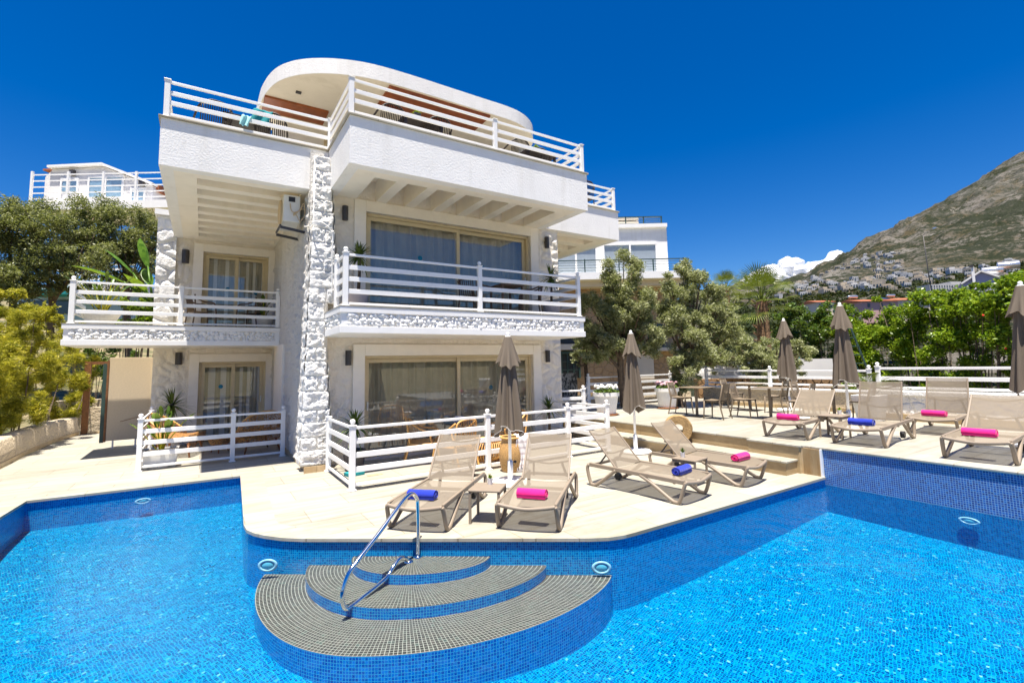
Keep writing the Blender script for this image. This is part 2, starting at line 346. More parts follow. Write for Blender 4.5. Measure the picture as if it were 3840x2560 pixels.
# ================================================================ terrain
def sstep(x, a, b):
    t = np.clip((x-a)/(b-a), 0, 1); return t*t*(3-2*t)
EL = np.array([[-900, 800], [600, 800], [1000, 780], [1300, 740], [1500, 700], [1640, 676], [1720, 668], [1800, 658], [1850, 638], [1900, 613], [1950, 588], [2000, 562], [2050, 535],
    [2100, 507], [2150, 473], [2200, 440], [2250, 412], [2300, 378], [2352, 350], [2450, 300], [2600, 235], [2900, 260], [3600, 500], [4600, 700]], float)
def ridge_table():
    a, t = [], []
    for px, py in EL:
        q = px if -200 < px < 2700 else None
        d = ray(px, py); a.append(math.atan2(d[0], d[1])); t.append(d[2]/math.hypot(d[0], d[1]))
    return np.array(a), np.array(t)
RA, RT = ridge_table()
def fbm(P, sc, oc=5):
    return np.array([mn.fractal(Vector(p)*sc, 1.0, 2.0, oc) for p in P])
def ground():
    rs = np.concatenate([[.01], np.geomspace(6, 5200, 60)]); na = 180; V = []
    for r in rs:
        for k in range(na):
            a = 2*PI*k/na; x, y = 3+r*math.cos(a), 8+r*math.sin(a)
            s = -.62*x+.78*y; h = -1.9-.02*max(0, min(r-20, 300))
            if s > 12: h += .20*min(s-12, 150)*(1 if s < 70 else .9)
            if r > 25: h += 1.2*mn.noise(Vector((x*.03, y*.03, 0)))
            V.append((x, y, h))
    n = len(rs); Fq = [(i*na+k, (i+1)*na+k, (i+1)*na+(k+1) % na, i*na+(k+1) % na) for i in range(n-1) for k in range(na)]
    o = npmesh('ground', np.array(V), np.array(Fq), M['hill_soil'], smooth=True); tag(o, 'dry scrubby ground around the villas', None, None, 'structure')
t = NT('hill_soil'); p = t.pos(); a = t.noise(p, .25, 6, .65); b = t.noise(p, 3, 5)
c = t.mix(t.mapr(a, .42, .56), (.24, .19, .11), (.06, .075, .03)); c = t.mix(t.mapr(b, .4, .7, 0, .5), c, (.32, .26, .17)); M['hill_soil'] = t.done(t.pbsdf(c, .9, Specular_IOR_Level=.1))
t = NT('mountain_scrub'); p = t.pos(); q = t.vmath('MULTIPLY', p, (1, 1, 1.3)); A = t.noise(q, .0042, 8, .66); B = t.noise(q, .016, 8, .72); C_ = t.noise(q, .06, 6, .75); D_ = t.noise(q, .17, 4, .7); st_ = t.noise(t.vmath('MULTIPLY', p, (1, .5, 1.4)), .011, 8, .75)
c = t.mix(t.mapr(B, .42, .60), (.085, .07, .042), (.115, .106, .092)); c = t.mix(t.mapr(st_, .50, .60, 0, .95), c, (.165, .152, .136)); c = t.mix(t.mapr(C_, .5, .72, 0, .6), c, (.17, .157, .138))
sc_ = t.math('ADD', t.math('ADD', t.math('MULTIPLY', A, .55), t.math('MULTIPLY', C_, .75)), t.math('MULTIPLY', D_, .35)); sc_ = t.math('SUBTRACT', sc_, t.math('MULTIPLY', st_, .45))
c = t.mix(t.mapr(sc_, .525, .60), c, (.024, .030, .016)); c = t.mix(t.mapr(sc_, .64, .72), c, (.018, .024, .013)); c = t.mix(t.mapr(t.math('ADD', B, t.math('MULTIPLY', st_, .6)), .92, 1.02, 0, .8), c, (.20, .19, .175))
sz = t.n('ShaderNodeSeparateXYZ'); t.l(p, sz.inputs[0]); hi = t.math('MULTIPLY', t.mapr(sz.outputs[2], 320, 800, .1, 1), t.mapr(t.math('ADD', t.math('MULTIPLY', B, .6), t.math('MULTIPLY', C_, .5)), .50, .60)); c = t.mix(t.math('MULTIPLY', hi, .85), c, (.135, .128, .118))
M['mountain'] = t.done(t.pbsdf(c, .95, 0, t.bump(t.math('ADD', B, t.math('MULTIPLY', C_, .5)), 1, 14), Specular_IOR_Level=.05))
def mtn_z(r, az):
    T = np.interp(az, RA, RT); base = np.interp(r, [30, 60, 250, 500, 800, 1200, 1700], [-.2, -.06, .045, .085, .118, .150, .19]); base = np.minimum(base, T*.93)
    k = sstep(r, 900, 2700); te = base+(T-base)*(.25*k+.75*k**1.4)
    return 1.9+r*te
def mountain():
    az = np.linspace(R(-12), R(118), 400); rs = np.concatenate([np.geomspace(34, 900, 36), np.linspace(940, 2700, 88), np.geomspace(2800, 4200, 10)])
    A, RR = np.meshgrid(az, rs); Z = mtn_z(RR, A); back = RR > 2700; T = np.interp(A, RA, RT)
    Z = np.where(back, 1.9+2700*T-(RR-2700)*.45, Z)
    P = np.stack([RR*np.sin(A), RR*np.cos(A), Z], -1).reshape(-1, 3)
    n1 = np.array([mn.hetero_terrain(Vector((x*.0035, y*.0035, 3.1)), 1.0, 2.1, 6, .6) for x, y, z in P]); n2 = np.array([mn.noise(Vector((x*.017, y*.017, z*.02))) for x, y, z in P])
    amp = np.interp(RR.ravel(), [60, 600, 1200, 2000, 2600, 2750], [0, 2, 14, 42, 17, 40])
    n3 = np.array([mn.fractal(Vector((x*.006+y*.004, (y-x)*.011, z*.012)), .7, 2, 5) for x, y, z in P]); P[:, 2] += (n1-n1.mean())*amp*.8+n2*amp*.55+n3*amp*.55
    w = len(az); i, j = np.meshgrid(np.arange(len(rs)-1), np.arange(w-1), indexing='ij'); q = i*w+j
    o = npmesh('mountain', P, np.stack([q, q+1, q+w+1, q+w], -1).reshape(-1, 4), M['mountain'], smooth=True); tag(o, 'rocky scrub covered mountainside above the town', None, None, 'structure'); return P.reshape(len(rs), w, 3), az, rs
ground(); MP, MAZ, MRS = mountain()
def mtn_at(r, az):
    i = int(np.clip(np.searchsorted(MRS, r), 1, len(MRS)-1)); j = int(np.clip(np.searchsorted(MAZ, az), 1, len(MAZ)-1))
    fi = (r-MRS[i-1])/(MRS[i]-MRS[i-1]); fj = (az-MAZ[j-1])/(MAZ[j]-MAZ[j-1])
    return (MP[i-1, j-1, 2]*(1-fi)+MP[i, j-1, 2]*fi)*(1-fj)+(MP[i-1, j, 2]*(1-fi)+MP[i, j, 2]*fi)*fj
# far hills on the other side of the bay, behind the camera (the windows mirror them)
mb = MB(); na = 60
def hillp(u, v):
    a = R(125)+u*R(215); r = 2600+900*v; k = math.sin(PI*v); hgt = 330+190*mn.noise(Vector((a*2.3, 5, 0)))+70*mn.noise(Vector((a*9, 2, 0)))
    return (r*math.sin(a), r*math.cos(a), -60+k*hgt)
mb.grid(na, 8, hillp); tag(mb.build('far_hills', M['mountain'], smooth=True), None, None, None, 'structure')
# clouds behind the mountain
t = NT('cloud'); lw = t.n('ShaderNodeLayerWeight'); lw.inputs[0].default_value = .45; p = t.obj()
df = t.n('ShaderNodeBsdfDiffuse'); df.inputs[0].default_value = (.95, .95, .96, 1); tl = t.n('ShaderNodeBsdfTranslucent'); tl.inputs[0].default_value = (.9, .92, .96, 1); m1 = t.n('ShaderNodeMixShader'); m1.inputs[0].default_value = .4
t.l(df.outputs[0], m1.inputs[1]); t.l(tl.outputs[0], m1.inputs[2]); tr = t.n('ShaderNodeBsdfTransparent'); m2 = t.n('ShaderNodeMixShader')
t.l(t.math('MULTIPLY', t.mapr(t.math('ADD', lw.outputs['Facing'], t.math('MULTIPLY', t.math('SUBTRACT', t.noise(p, .02, 6, .7), .5), 1.3)), .15, .85), 1), m2.inputs[0]); t.l(m1.outputs[0], m2.inputs[1]); t.l(tr.outputs[0], m2.inputs[2]); M['cloud'] = t.done(m2.outputs[0])
def cloud(name, cols, d, seed):
    r = random.Random(seed); mb = MB(); k = d/1109
    for x0, x1, ytop, ybot in cols:
        n = max(6, int((x1-x0)*(ybot-ytop)/70))
        for i in range(n):
            x = r.uniform(x0, x1); e = 1-abs((x-(x0+x1)/2)/((x1-x0)/2))**2.2; y = ybot-(ybot-ytop)*e*r.random()**.7
            q = r.uniform(9, 19)*(.55+.45*e)*k; P = at(x, y, d=d+r.uniform(-40, 40)*k); mb.lump(P, (q*1.1, q*1.1, q*.9), r.random()*50, .16, 18)
    o = mb.build(name, M['cloud'], smooth=True); tag(o, None, None, None, 'structure')
cloud('cloud', [(1708, 1745, 636, 662), (1735, 1800, 612, 668), (1775, 1850, 598, 672), (1840, 1900, 612, 668), (1865, 1940, 604, 655), (1905, 1945, 584, 622)], 6400, 3)
# ================================================================ pool, decks
def arc(c, r, a0, a1, n): return [(c[0]+r*math.cos(R(a0+(a1-a0)*i/n)), c[1]+r*math.sin(R(a0+(a1-a0)*i/n))) for i in range(n+1)]
EDGE_L = [(-2.24, 9.4), (-2.19, 10.30), (.647, 10.19), (.56, 8.2), (.505, 7.0), (.52, 6.76), (.58, 6.58), (.67, 6.42), (.83, 6.21), (1.025, 6.033)]
POOL = EDGE_L+[(3.60, 4.178), (3.78, 4.075), (3.95, 4.03), (4.12, 4.02), (8.45, 4.03), (8.45, -.9), (4.2, .0), (-1.5, 4.0), (-2.3, 4.9)]
WZ = -.115
def floor_z(x, y):
    d = math.hypot(x, y); return WZ-max(.27, 1.13-.0755*d-.33*math.exp(-((x-1.3)**2+(y-4.8)**2)/4))
def pool_wall():
    mb = MB(); mb.uv = []; L = 0; n = len(POOL)
    for i in range(n):
        a, b = POOL[i], POOL[(i+1) % n]; d = math.dist(a, b); m = max(1, int(d/.5)); zt = WZ-.001 if i == 14 else -.028
        for k in range(m):
            p = [a[j]+(b[j]-a[j])*k/m for j in (0, 1)]; q = [a[j]+(b[j]-a[j])*(k+1)/m for j in (0, 1)]
            mb.add([(*p, -1.35), (*q, -1.35), (*q, zt), (*p, zt)], [(0, 1, 2, 3)])
            u0, u1 = L+d*k/m, L+d*(k+1)/m; mb.uv += [(u0, -1.35), (u1, -1.35), (u1, zt), (u0, zt)]
        L += d
    o = mb.build('pool_wall', M['mosaic_wall']); tag(o, None, None, None, 'structure')
    a, b = POOL[14], POOL[15]; mb = MB(); mb.uv = []; mb.add([(*a, WZ), (*b, WZ), (*b, .425), (*a, .425)], [(0, 1, 2, 3)]); mb.uv += [(0, WZ), (math.dist(a, b), WZ), (math.dist(a, b), .425), (0, .425)]; tag(mb.build('tall_pool_wall', M['mosaic_dry']), None, None, None, 'structure')
    mb = MB(); mb.uv = []; nx, ny = 60, 60; X = np.linspace(-3, 9, nx+1); Y = np.linspace(-1.6, 10.8, ny+1)
    for i in range(nx):
        for j in range(ny):
            q = [(X[i], Y[j]), (X[i+1], Y[j]), (X[i+1], Y[j+1]), (X[i], Y[j+1])]; mb.add([(x, y, floor_z(x, y)) for x, y in q], [(0, 1, 2, 3)]); c, s = math.cos(.3), math.sin(.3); mb.uv += [(c*x+s*y, -s*x+c*y) for x, y in q]
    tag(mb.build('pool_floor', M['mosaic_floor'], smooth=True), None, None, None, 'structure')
    mb = MB(); mb.add([(x, y, WZ) for x, y in POOL], [tuple(range(n))[::-1]]); o = mb.build('water', M['water']); tag(o, 'clear rippled blue pool water', None, None, 'structure')
pool_wall()
def offset(poly, d):
    n = len(poly); out = []
    for i in range(n):
        a, b, c = [Vector((*poly[(i+k) % n], 0)) for k in (-1, 0, 1)]; n1 = (b-a).normalized(); n2 = (c-b).normalized()
        m1 = Vector((n1.y, -n1.x, 0)); m2 = Vector((n2.y, -n2.x, 0)); m = (m1+m2).normalized(); s = d/max(.45, m.dot(m1)); out.append((b.x+m.x*s, b.y+m.y*s))
    return out
def area(p): return sum(p[i][0]*p[(i+1) % len(p)][1]-p[(i+1) % len(p)][0]*p[i][1] for i in range(len(p)))/2
SG = -1 if area(POOL) < 0 else 1
def filled(name, outer, holes, z, thick, mat):
    bm = bmesh.new(); es = []
    for lp in [outer]+holes:
        vv = [bm.verts.new((x, y, z)) for x, y in lp]; es += [bm.edges.new((vv[i], vv[(i+1) % len(vv)])) for i in range(len(vv))]
    bmesh.ops.triangle_fill(bm, use_beauty=True, use_dissolve=False, edges=es, normal=(0, 0, 1))
    bmesh.ops.recalc_face_normals(bm, faces=bm.faces)
    if bm.faces and sum(f.normal.z for f in bm.faces) < 0: bmesh.ops.reverse_faces(bm, faces=bm.faces)
    if thick:
        g = bmesh.ops.extrude_face_region(bm, geom=bm.faces[:]); 
        for e in g['geom']:
            if isinstance(e, bmesh.types.BMVert): e.co.z -= thick
        bmesh.ops.recalc_face_normals(bm, faces=bm.faces)
    me = bpy.data.meshes.new(name); bm.to_mesh(me); bm.free(); me.materials.append(mat); o = bpy.data.objects.new(name, me); COL.objects.link(o); return o
LOW = [(-3.42, -4), (-3.38, 14), (-3.44, 16), (-3.37, 18.4), (-3.1, 20.4), (9, 20.4), (9.4, -4)]
o = filled('pool_deck', LOW, [offset(POOL, SG*.05)], 0, .25, M['travertine']); tag(o, 'cream travertine pool deck', None, None, 'structure')
# coping band round the low part of the pool: 5 cm over the water side, 33 cm wide, 4 mm proud
ci, cout = offset(POOL, -SG*.022), offset(POOL, SG*.33); mb = MB(); n = len(POOL)
for i in range(n):
    if i == 14: continue
    j = (i+1) % n; a, b, c, d = ci[i], ci[j], cout[j], cout[i]
    mb.add([(*a, .005), (*b, .005), (*c, .005), (*d, .005), (*a, -.03), (*b, -.03), (*c, -.03), (*d, -.03)], [(0, 1, 2, 3), (0, 4, 5, 1), (7, 6, 5, 4)])
tag(mb.build('pool_coping', M['travertine_coping']), None, None, None, 'structure')
TZ = .46
TER = [(8.43, -4), (8.43, 4.30), (8.36, 4.36), (8.36, 5.28), (8.52, 5.28), (8.52, 9.95), (8.52, 12.6), (18, 12.6), (18, -4)]
mb = MB(); mb.prism(offset(TER, -.02 if area(TER) > 0 else .02), -.6, TZ-.035); tag(mb.build('terrace_riser', M['travertine_riser']), None, None, None, 'structure')
mb = MB(); mb.prism(TER, TZ-.034, TZ); tag(mb.build('terrace_deck', M['travertine'], bevel=.008), 'raised travertine sun terrace', None, None, 'structure')
mb = MB(); mb.box((8.05, 4.42, -.1), (8.6, 5.3, .195)).box((8.09, 5.3, -.1), (8.6, 9.95, .195)); tag(mb.build('terrace_step_riser', M['travertine_riser']), None, None, None, 'structure')
mb = MB(); mb.box((8.03, 4.40, .196), (8.5, 9.97, .23)); tag(mb.build('terrace_step_tread', M['travertine_coping'], bevel=.008), None, None, None, 'structure')
mb = MB(); mb.box((8.405, 4.06, .0), (8.425, 4.37, TZ-.036)); tag(mb.build('marble_facing', M['marble_tan']), None, None, None, 'structure')
mb = MB(); mb.box((8.40, 4.035, .004), (8.47, 4.06, TZ-.03)); tag(mb.build('pool_wall_edge_trim', M['white_paint']), None, None, None, 'structure')
# ---------------------------------------------------------------- pool steps: three half round treads
A0 = np.array([1.025, 6.033]); UD = np.array([.811, -.585]); ND = np.array([-.585, -.811])
steps = thing('pool_steps', 'three half round mosaic tiled steps under water below the chrome handrail', 'pool steps', (*(A0+UD*1.4), -.6))
for cs, hl, hr_, dep, pw, z in ((1.22, .66, .87, .48, 1.05, -.19), (1.20, 1.14, 1.50, .95, 1.3, -.285), (1.15, 1.60, 2.25, 1.50, 1.45, -.385)):
    tr, rs = MB(), MB(); tr.uv = []; rs.uv = []; n = 64
    def pt(a, k, zz): c_ = math.cos(a); return (*(A0+UD*(cs-(hl if c_ > 0 else hr_)*k*c_)+ND*(dep*k*math.sin(a)**pw-.004)), zz)
    prev = 0; m = 10; ln = [0]
    for i in range(n): ln.append(ln[-1]+math.dist(pt(PI*i/n, 1, 0), pt(PI*(i+1)/n, 1, 0)))
    for i in range(n):
        a, b = PI*i/n, PI*(i+1)/n
        for q in range(m):
            k0, k1 = q/m, (q+1)/m
            if k0 == 0: k0 = .001
            tr.add([pt(a, k0, z), pt(b, k0, z), pt(b, k1, z), pt(a, k1, z)], [(0, 3, 2, 1)]); dd = (hr_+hl+2*dep)/4*.95; tr.uv += [(ln[i], k0*dd), (ln[i], k1*dd), (ln[i+1], k1*dd), (ln[i+1], k0*dd)]
        rs.add([pt(a, 1, z-.001), pt(b, 1, z-.001), pt(b, 1, -1.2), pt(a, 1, -1.2)], [(0, 3, 2, 1)]); rs.uv += [(ln[i], z), (ln[i], -1.2), (ln[i+1], -1.2), (ln[i+1], z)]
    tr.build('tread', M['mosaic_tread'], steps, world=True); rs.build('riser', M['mosaic_riser'], steps, world=True)
# chrome handrail
hr = thing('pool_handrail', 'polished chrome pool handrail bent over the round steps', 'handrail', (*(A0+UD*1.28), 0))
def rp(s, n_, z): return (*(A0+UD*s+ND*n_), z)
def smooth_path(P, k=6):
    out = []
    for i in range(len(P)-1):
        p0, p1, p2, p3 = [Vector(P[min(max(i+d, 0), len(P)-1)]) for d in (-1, 0, 1, 2)]
        for q in range(k):
            u = q/k; out.append(.5*((2*p1)+(p2-p0)*u+(2*p0-5*p1+4*p2-p3)*u*u+(3*p1-p0-3*p2+p3)*u**3))
    return out+[Vector(P[-1])]
RAILP = [(0, -.2), (-.01, .1), (0, .37), (.02, .45), (.095, .512), (.18, .50), (.29, .445), (.64, .225), (.88, .084), (.985, .01), (1.045, -.085), (1.062, -.18), (1.02, -.283), (.93, -.29), (.84, -.277), (.51, -.222), (.38, -.143), (.285, -.10), (.195, -.135), (.15, -.205)]
mb = MB(); mb.tube(smooth_path([rp(1.293-.42*a, .034+.905*a, z) for a, z in RAILP], 6), .021, 10); mb.build('rail_tube', M['chrome'], hr, smooth=True, world=True)
for a in (0, .15):
    mb = MB(); mb.lathe([(.05, 0), (.05, .012), (.025, .03)], rp(1.293-.42*a, .034+.905*a, -.19), 16); mb.build('flange', M['chrome'], hr, smooth=True, world=True)
# underwater lamps
SQ = {'roun': (.82, .52, 1), 'pale': (.85, .34, 1)}
def pool_lamp(p, nrm, label):
    o = thing('pool_lamp', label, 'pool lamp', p, 0, 'round pool lamps under water'); q = Vector(nrm).to_track_quat('Z', 'Y'); o.rotation_mode = 'QUATERNION'; o.rotation_quaternion = q; o.scale = SQ.get(label[:4], (1, 1, 1))
    mb = MB(); mb.lathe([(.10, 0), (.125, .004), (.13, .012), (.115, .022), (.092, .022), (.085, .014)], (0, 0, 0), 28, cap=False); mb.build('rim', M['lamp_rim'], o, smooth=True)
    mb = MB(); mb.lathe([(.09, .006), (.075, .016), (.04, .022), (.001, .024)], (0, 0, 0), 24, cap=False); mb.build('lens', M['light_lens'], o, smooth=True)
nw = (ND[0], ND[1], 0)
pool_lamp((.62, 6.60, -.30), (.94*-1+0*.1, -.35, 0), 'round white pool lamp left of the round steps') if 0 else pool_lamp((*(A0+UD*-.36+ND*.10), -.245), (-.45, -.89, 0), 'round white pool lamp left of the round steps')
pool_lamp((*(A0+UD*3.29+ND*.03), -.29), nw, 'round white pool lamp right of the round steps')
pool_lamp((8.43, 2.3, -.24), (-1, 0, 0), 'pale pool lamp in the tall blue wall under the raised terrace')
pool_lamp((-.76, 10.2, -.21), (0, -1, 0), 'pale pool lamp in the far wall of the left pool')
# ================================================================ railings
def rail_run(root, pts, z0, hgt, levels, ball=True, posts=None, end=(True, True), pw=.085, capped=False, world=True, last=True):
    """white metal railing along pts: square posts, flat rails; levels = [(height, thickness)]"""
    n = len(pts)
    for i, (x, y) in enumerate(pts):
        if (i == 0 and not end[0]) or (i == n-1 and not end[1]): continue
        mb = MB(); h = pw/2; mb.box((x-h, y-h, z0), (x+h, y+h, z0+hgt)); mb.box((x-h-.012, y-h-.012, z0+hgt), (x+h+.012, y+h+.012, z0+hgt+.018)); mb.box((x-h-.02, y-h-.02, z0+.001), (x+h+.02, y+h+.02, z0+.02))
        po = mb.build('post', M['white_metal'], root, world=world, bevel=.006)
        if ball and (ball is True or i in ball):
            mb = MB(); mb.lathe([(.03, 0), (.022, .012)], (x, y, z0+hgt+.018), 12); mb.ball((x, y, z0+hgt+.068), .043, 16, .95); mb.build('ball_finial', M['white_metal'], root, smooth=True, world=world)
    for i in range(n-1):
        a, b = Vector((*pts[i], 0)), Vector((*pts[i+1], 0)); d = (b-a).normalized(); a2 = a+d*(pw/2-.005); b2 = b-d*(pw/2-.005)
        for h, t in levels:
            mb = MB(); mb.bar((a2.x, a2.y, z0+h), (b2.x, b2.y, z0+h), .035 if t < .06 else .03, t); mb.build('rail', M['white_metal'], root, world=world, bevel=.006)
LV = [(.955, .045), (.75, .085), (.535, .085), (.315, .085), (.085, .045)]
def railing(label, pts, z0=0, hgt=.985, levels=LV, name='railing', group='white railings with ball finials', **k):
    o = thing(name, label, 'railing', (*pts[0], z0), 0, group); rail_run(o, pts, z0, hgt, levels, **k); return o
railing('white railing along the front of the right patio behind the loungers', [(2.0, 9.55), (2.0, 7.85), (4.42, 7.85), (6.3, 7.85), (7.38, 7.85), (7.38, 10.0)], ball=(1, 2, 3, 4))
railing('white railing round the left patio with the wicker seats', [(-.98, 14.2), (-.98, 11.86), (.57, 11.86), (1.52, 11.86)])
# ================================================================ villa
villa = thing('villa', 'large white three storey villa with stone walls and balconies by the pool', 'villa', (3, 10, 0))
def vb(name, mat, a, b, parent=None, **k):
    mb = MB(); mb.box(a, b); return mb.build(name, mat, parent or villa, world=True, **k)
WY = 10.12          # right wing window wall
mb = MB()
mb.box((1.9, WY, 0), (2.8, WY+.3, 6)).box((7.03, WY, 0), (7.95, WY+.3, 6)).box((2.8, WY, 2.13), (7.03, WY+.3, 3.0)).box((2.8, WY, 5.19), (7.03, WY+.3, 6)).box((2.8, WY+.02, -.05), (7.03, WY+.3, .05))
mb.build('front_wall', M['stone_warm_bounce'], villa, world=True)
vb('right_side_wall', M['wall_stone'], (7.65, WY+.3, 0), (7.95, 15.5, 6.2))
mb = MB(); mb.box((1.66, 9.9, 0), (1.9, 15.9, 6.2)); mb.build('stucco_side_wall', M['stucco_rake'], villa, world=True)
vb('skirting', M['marble_tan'], (1.645, 9.93, 0), (1.66, 15.5, .1)); vb('skirting', M['marble_tan'], (1.60, 9.64, 0), (2.08, 9.66, .11))
vb('wall_niche', M['surround_white'], (1.60, 12.9, .1), (1.66, 14.5, 2.5)); 
# stone pilaster: stacked rough blocks that flare towards the foot
def pilaster():
    mb = MB(); z = .1; k = 0; r = random.Random(4)
    def w(z): f = max(0, 1-z/5.2); return 1.705-.15*f**1.2, (2.0+.20*(5.9-z)/2.9 if z > 2.9 else 1.95+.17*max(0, 2.5-z)/2.4)
    while z < 6.0:
        h = r.uniform(.26, .36) if k % 2 == 0 else r.uniform(.22, .30); x0, x1 = w(z)
        cuts = [x0, x1] if k % 2 == 0 else [x0, x0+(x1-x0)*r.uniform(.45, .62), x1]
        for a, b in zip(cuts, cuts[1:]):
            def fn(u, v, a=a, b=b, z=z, h=h, s=k*7.3+a*31):
                # rounded bulging face wrapped round the left edge
                du, dv = 2*u-1, 2*v-1; e = (1-abs(du)**5)*(1-abs(dv)**5); n = mn.fractal(Vector((a+(b-a)*u, z+h*v, s))*9, .55, 2, 6); m_ = mn.noise(Vector((a*3+u, z*2+v, s))*2.2)
                return (a+(b-a)*u+.010*n, 9.83-(.045*min(1, e*2.2)**.6+.025*m_*e+.020*n*e), z+h*v+.012*n)
            mb.grid(22, 20, fn)
            if a == x0:
                def fl(u, v, a=a, z=z, h=h, s=k*5.1):
                    du, dv = 2*u-1, 2*v-1; e = (1-abs(dv)**5); n = mn.fractal(Vector((s, z+h*v, u*.4))*7, .8, 2, 5); return (a-.012*e-.03*n*e, 10.2-.36*u-.02*u*e, z+h*v)
                mb.grid(8, 8, fl)
            if b == x1:
                def fr(u, v, b=b, z=z, h=h, s=k*4.1):
                    dv = 2*v-1; e = (1-abs(dv)**5); n = mn.fractal(Vector((s, z+h*v, u*.4+3))*7, .8, 2, 5); return (b+.025*e+.02*n*e, 9.84-.03*(1-u)*e+.33*u, z+h*v)
                mb.grid(6, 8, fr)
        z += h; k += 1
    mb.box((1.70, 9.80, .1), (2.0, 10.2, 6.0)); return mb.build('stone_pilaster', M['stone_white'], villa, world=True, smooth=True)
pilaster()
def relief(name, x0, x1, z0, z1, y, amp=.05, sc=3.0, seed=0, res=.028, parent=None):
    nu, nv = max(4, int((x1-x0)/res)), max(4, int((z1-z0)/res)); mb = MB()
    def fn(u, v):
        x, z = x0+(x1-x0)*u, z0+(z1-z0)*v; P = Vector((x, z*1.15, seed)); P += Vector((mn.noise(P*1.7), mn.noise(P*1.7+Vector((9, 0, 0))), 0))*.12
        d = mn.voronoi(Vector((P.x*sc, P.y*sc, seed)))[0]; e = min(1, max(0, (d[1]-d[0])/.30)); e = e*e*(3-2*e); n = mn.fractal(Vector((x, seed, z))*9, .7, 2, 4)
        k = min(1, 14*min(u, 1-u)*(x1-x0), 14*min(v, 1-v)*(z1-z0)); return (x, y-amp*e*k-.010*n*k-.002, z)
    mb.grid(nu, nv, fn); return mb.build(name, M['stone_warm_bounce'], parent or villa, world=True, smooth=True)
for k, (x0, x1, z0, z1) in enumerate(((2.02, 2.55, .02, 2.49), (7.28, 7.95, .02, 2.49), (2.02, 2.55, 2.98, 5.42), (7.28, 7.95, 2.98, 5.42), (2.55, 7.28, 2.38, 2.49))): relief('stone_facing', x0, x1, z0, z1, WY, .038, 3.2, k*1.7)
for k, (x0, x1, z0, z1) in enumerate(((-1.1, -.33, .02, 2.49), (-.72, -.33, 2.98, 5.45), (-.33, 1.66, 2.35, 2.49), (-.33, 1.66, 5.36, 5.45))): relief('stone_facing', x0, x1, z0, z1, 15.5, .045, 2.9, 9+k*1.3)
def rake():
    mb = MB()
    def fn(u, v):
        y, z = 9.92+5.56*u, .1+5.4*v; n = mn.fractal(Vector((y*5.5, z*3.6, 0)), .8, 2, 4); q = abs(mn.noise(Vector((y*9, z*5, 4)))); return (1.655-.022*n-.03*(q > .32)*(q-.32)*4, y, z)
    mb.grid(170, 170, fn); return mb.build('rough_side_render', M['stucco_rake'], villa, world=True, smooth=True)
rake()
# sliding doors: surround, outer frame, two sashes with pane, curtain behind
def door(x0, x1, z0, z1, y, split, sill, stickers, handle_x, front_left=True, sw=.24, over=.055):
    d = empty('sliding_door', (x0, y, z0), 0, None); d.parent = villa; d.location = (x0-3, y-10, z0)
    mb = MB(); mb.box((x0-sw, y-over, sill), (x0, y+.02, z1+sw)).box((x1, y-over, sill), (x1+sw, y+.02, z1+sw)).box((x0, y-over, z1), (x1, y+.02, z1+sw)); mb.build('surround', M['surround_white'], d, world=True, bevel=.008)
    f = .055; yy = y+.10; mb = MB(); mb.box((x0, yy-.03, z0), (x0+f, yy+.12, z1)).box((x1-f, yy-.03, z0), (x1, yy+.12, z1)).box((x0+f, yy-.03, z1-f), (x1-f, yy+.12, z1)).box((x0+f, yy-.03, z0), (x1-f, yy+.12, z0+.04)); mb.build('outer_frame', M['frame_beige'], d, world=True, bevel=.006)
    xs = x0+(x1-x0)*split
    for k, (a, b) in enumerate(((x0+f, xs+.05), (xs-.05, x1-f))):
        fr = (k == 0) == front_left; ys = yy if fr else yy+.05; g = .085; zb, zt = z0+.045, z1-f-.004; mb = MB()
        mb.box((a, ys, zb), (a+g, ys+.04, zt)).box((b-g, ys, zb), (b, ys+.04, zt)).box((a+g, ys, zt-g), (b-g, ys+.04, zt)).box((a+g, ys, zb), (b-g, ys+.04, zb+g)); mb.build('sash_frame', M['frame_beige'], d, world=True, bevel=.006)
        mb = MB(); mb.add([(a+g-.01, ys+.02, zb+g-.01), (b-g+.01, ys+.02, zb+g-.01), (b-g+.01, ys+.02, zt-g+.01), (a+g-.01, ys+.02, zt-g+.01)], [(0, 1, 2, 3)]); mb.build('pane', M['window_glass'], d, world=True)
    mb = MB(); r = random.Random(int(x0*100+z0)); ph = [r.uniform(0, 6) for _ in range(4)]
    def cf(u, v):
        x = x0+(x1-x0)*u; s = math.sin(x*26+ph[0]+1.3*math.sin(x*5+ph[1]))+.5*math.sin(x*47+ph[2]); return (x, yy+.24+.035*s*(.7+.3*v), z0+.02+(z1-z0)*v)
    mb.grid(int((x1-x0)*60), 3, cf); mb.build('curtain', M['curtain'], d, world=True, smooth=True)
    mb = MB(); mb.box((x0-.3, yy+.42, z0-.1), (x1+.3, yy+.46, z1+.3)); mb.build('room_wall', M['surround_white'], d, world=True)
    for sx, sz in stickers:
        mb = MB(); mb.lathe([(.055, 0), (.055, .003)], (0, 0, 0), 20); mb.v = [(sx+a, yy+(.012 if sx < xs else .062)-c, sz+b) for a, b, c in mb.v]; mb.build('sticker', M['sticker_blue'], d, world=True)
    mb = MB(); mb.box((handle_x-.018, yy-.022, z0+.95), (handle_x+.018, yy-.002, z0+1.13)); mb.build('handle', M['ac_white'], d, world=True, bevel=.004)
    return d
door(2.80, 7.03, 2.98, 5.19, WY, .525, 2.97, [(4.07, 4.34), (5.72, 4.28)], 6.93)
door(2.80, 7.03, .05, 2.13, WY, .525, 0, [(5.9, 1.35)], 2.9, front_left=False)
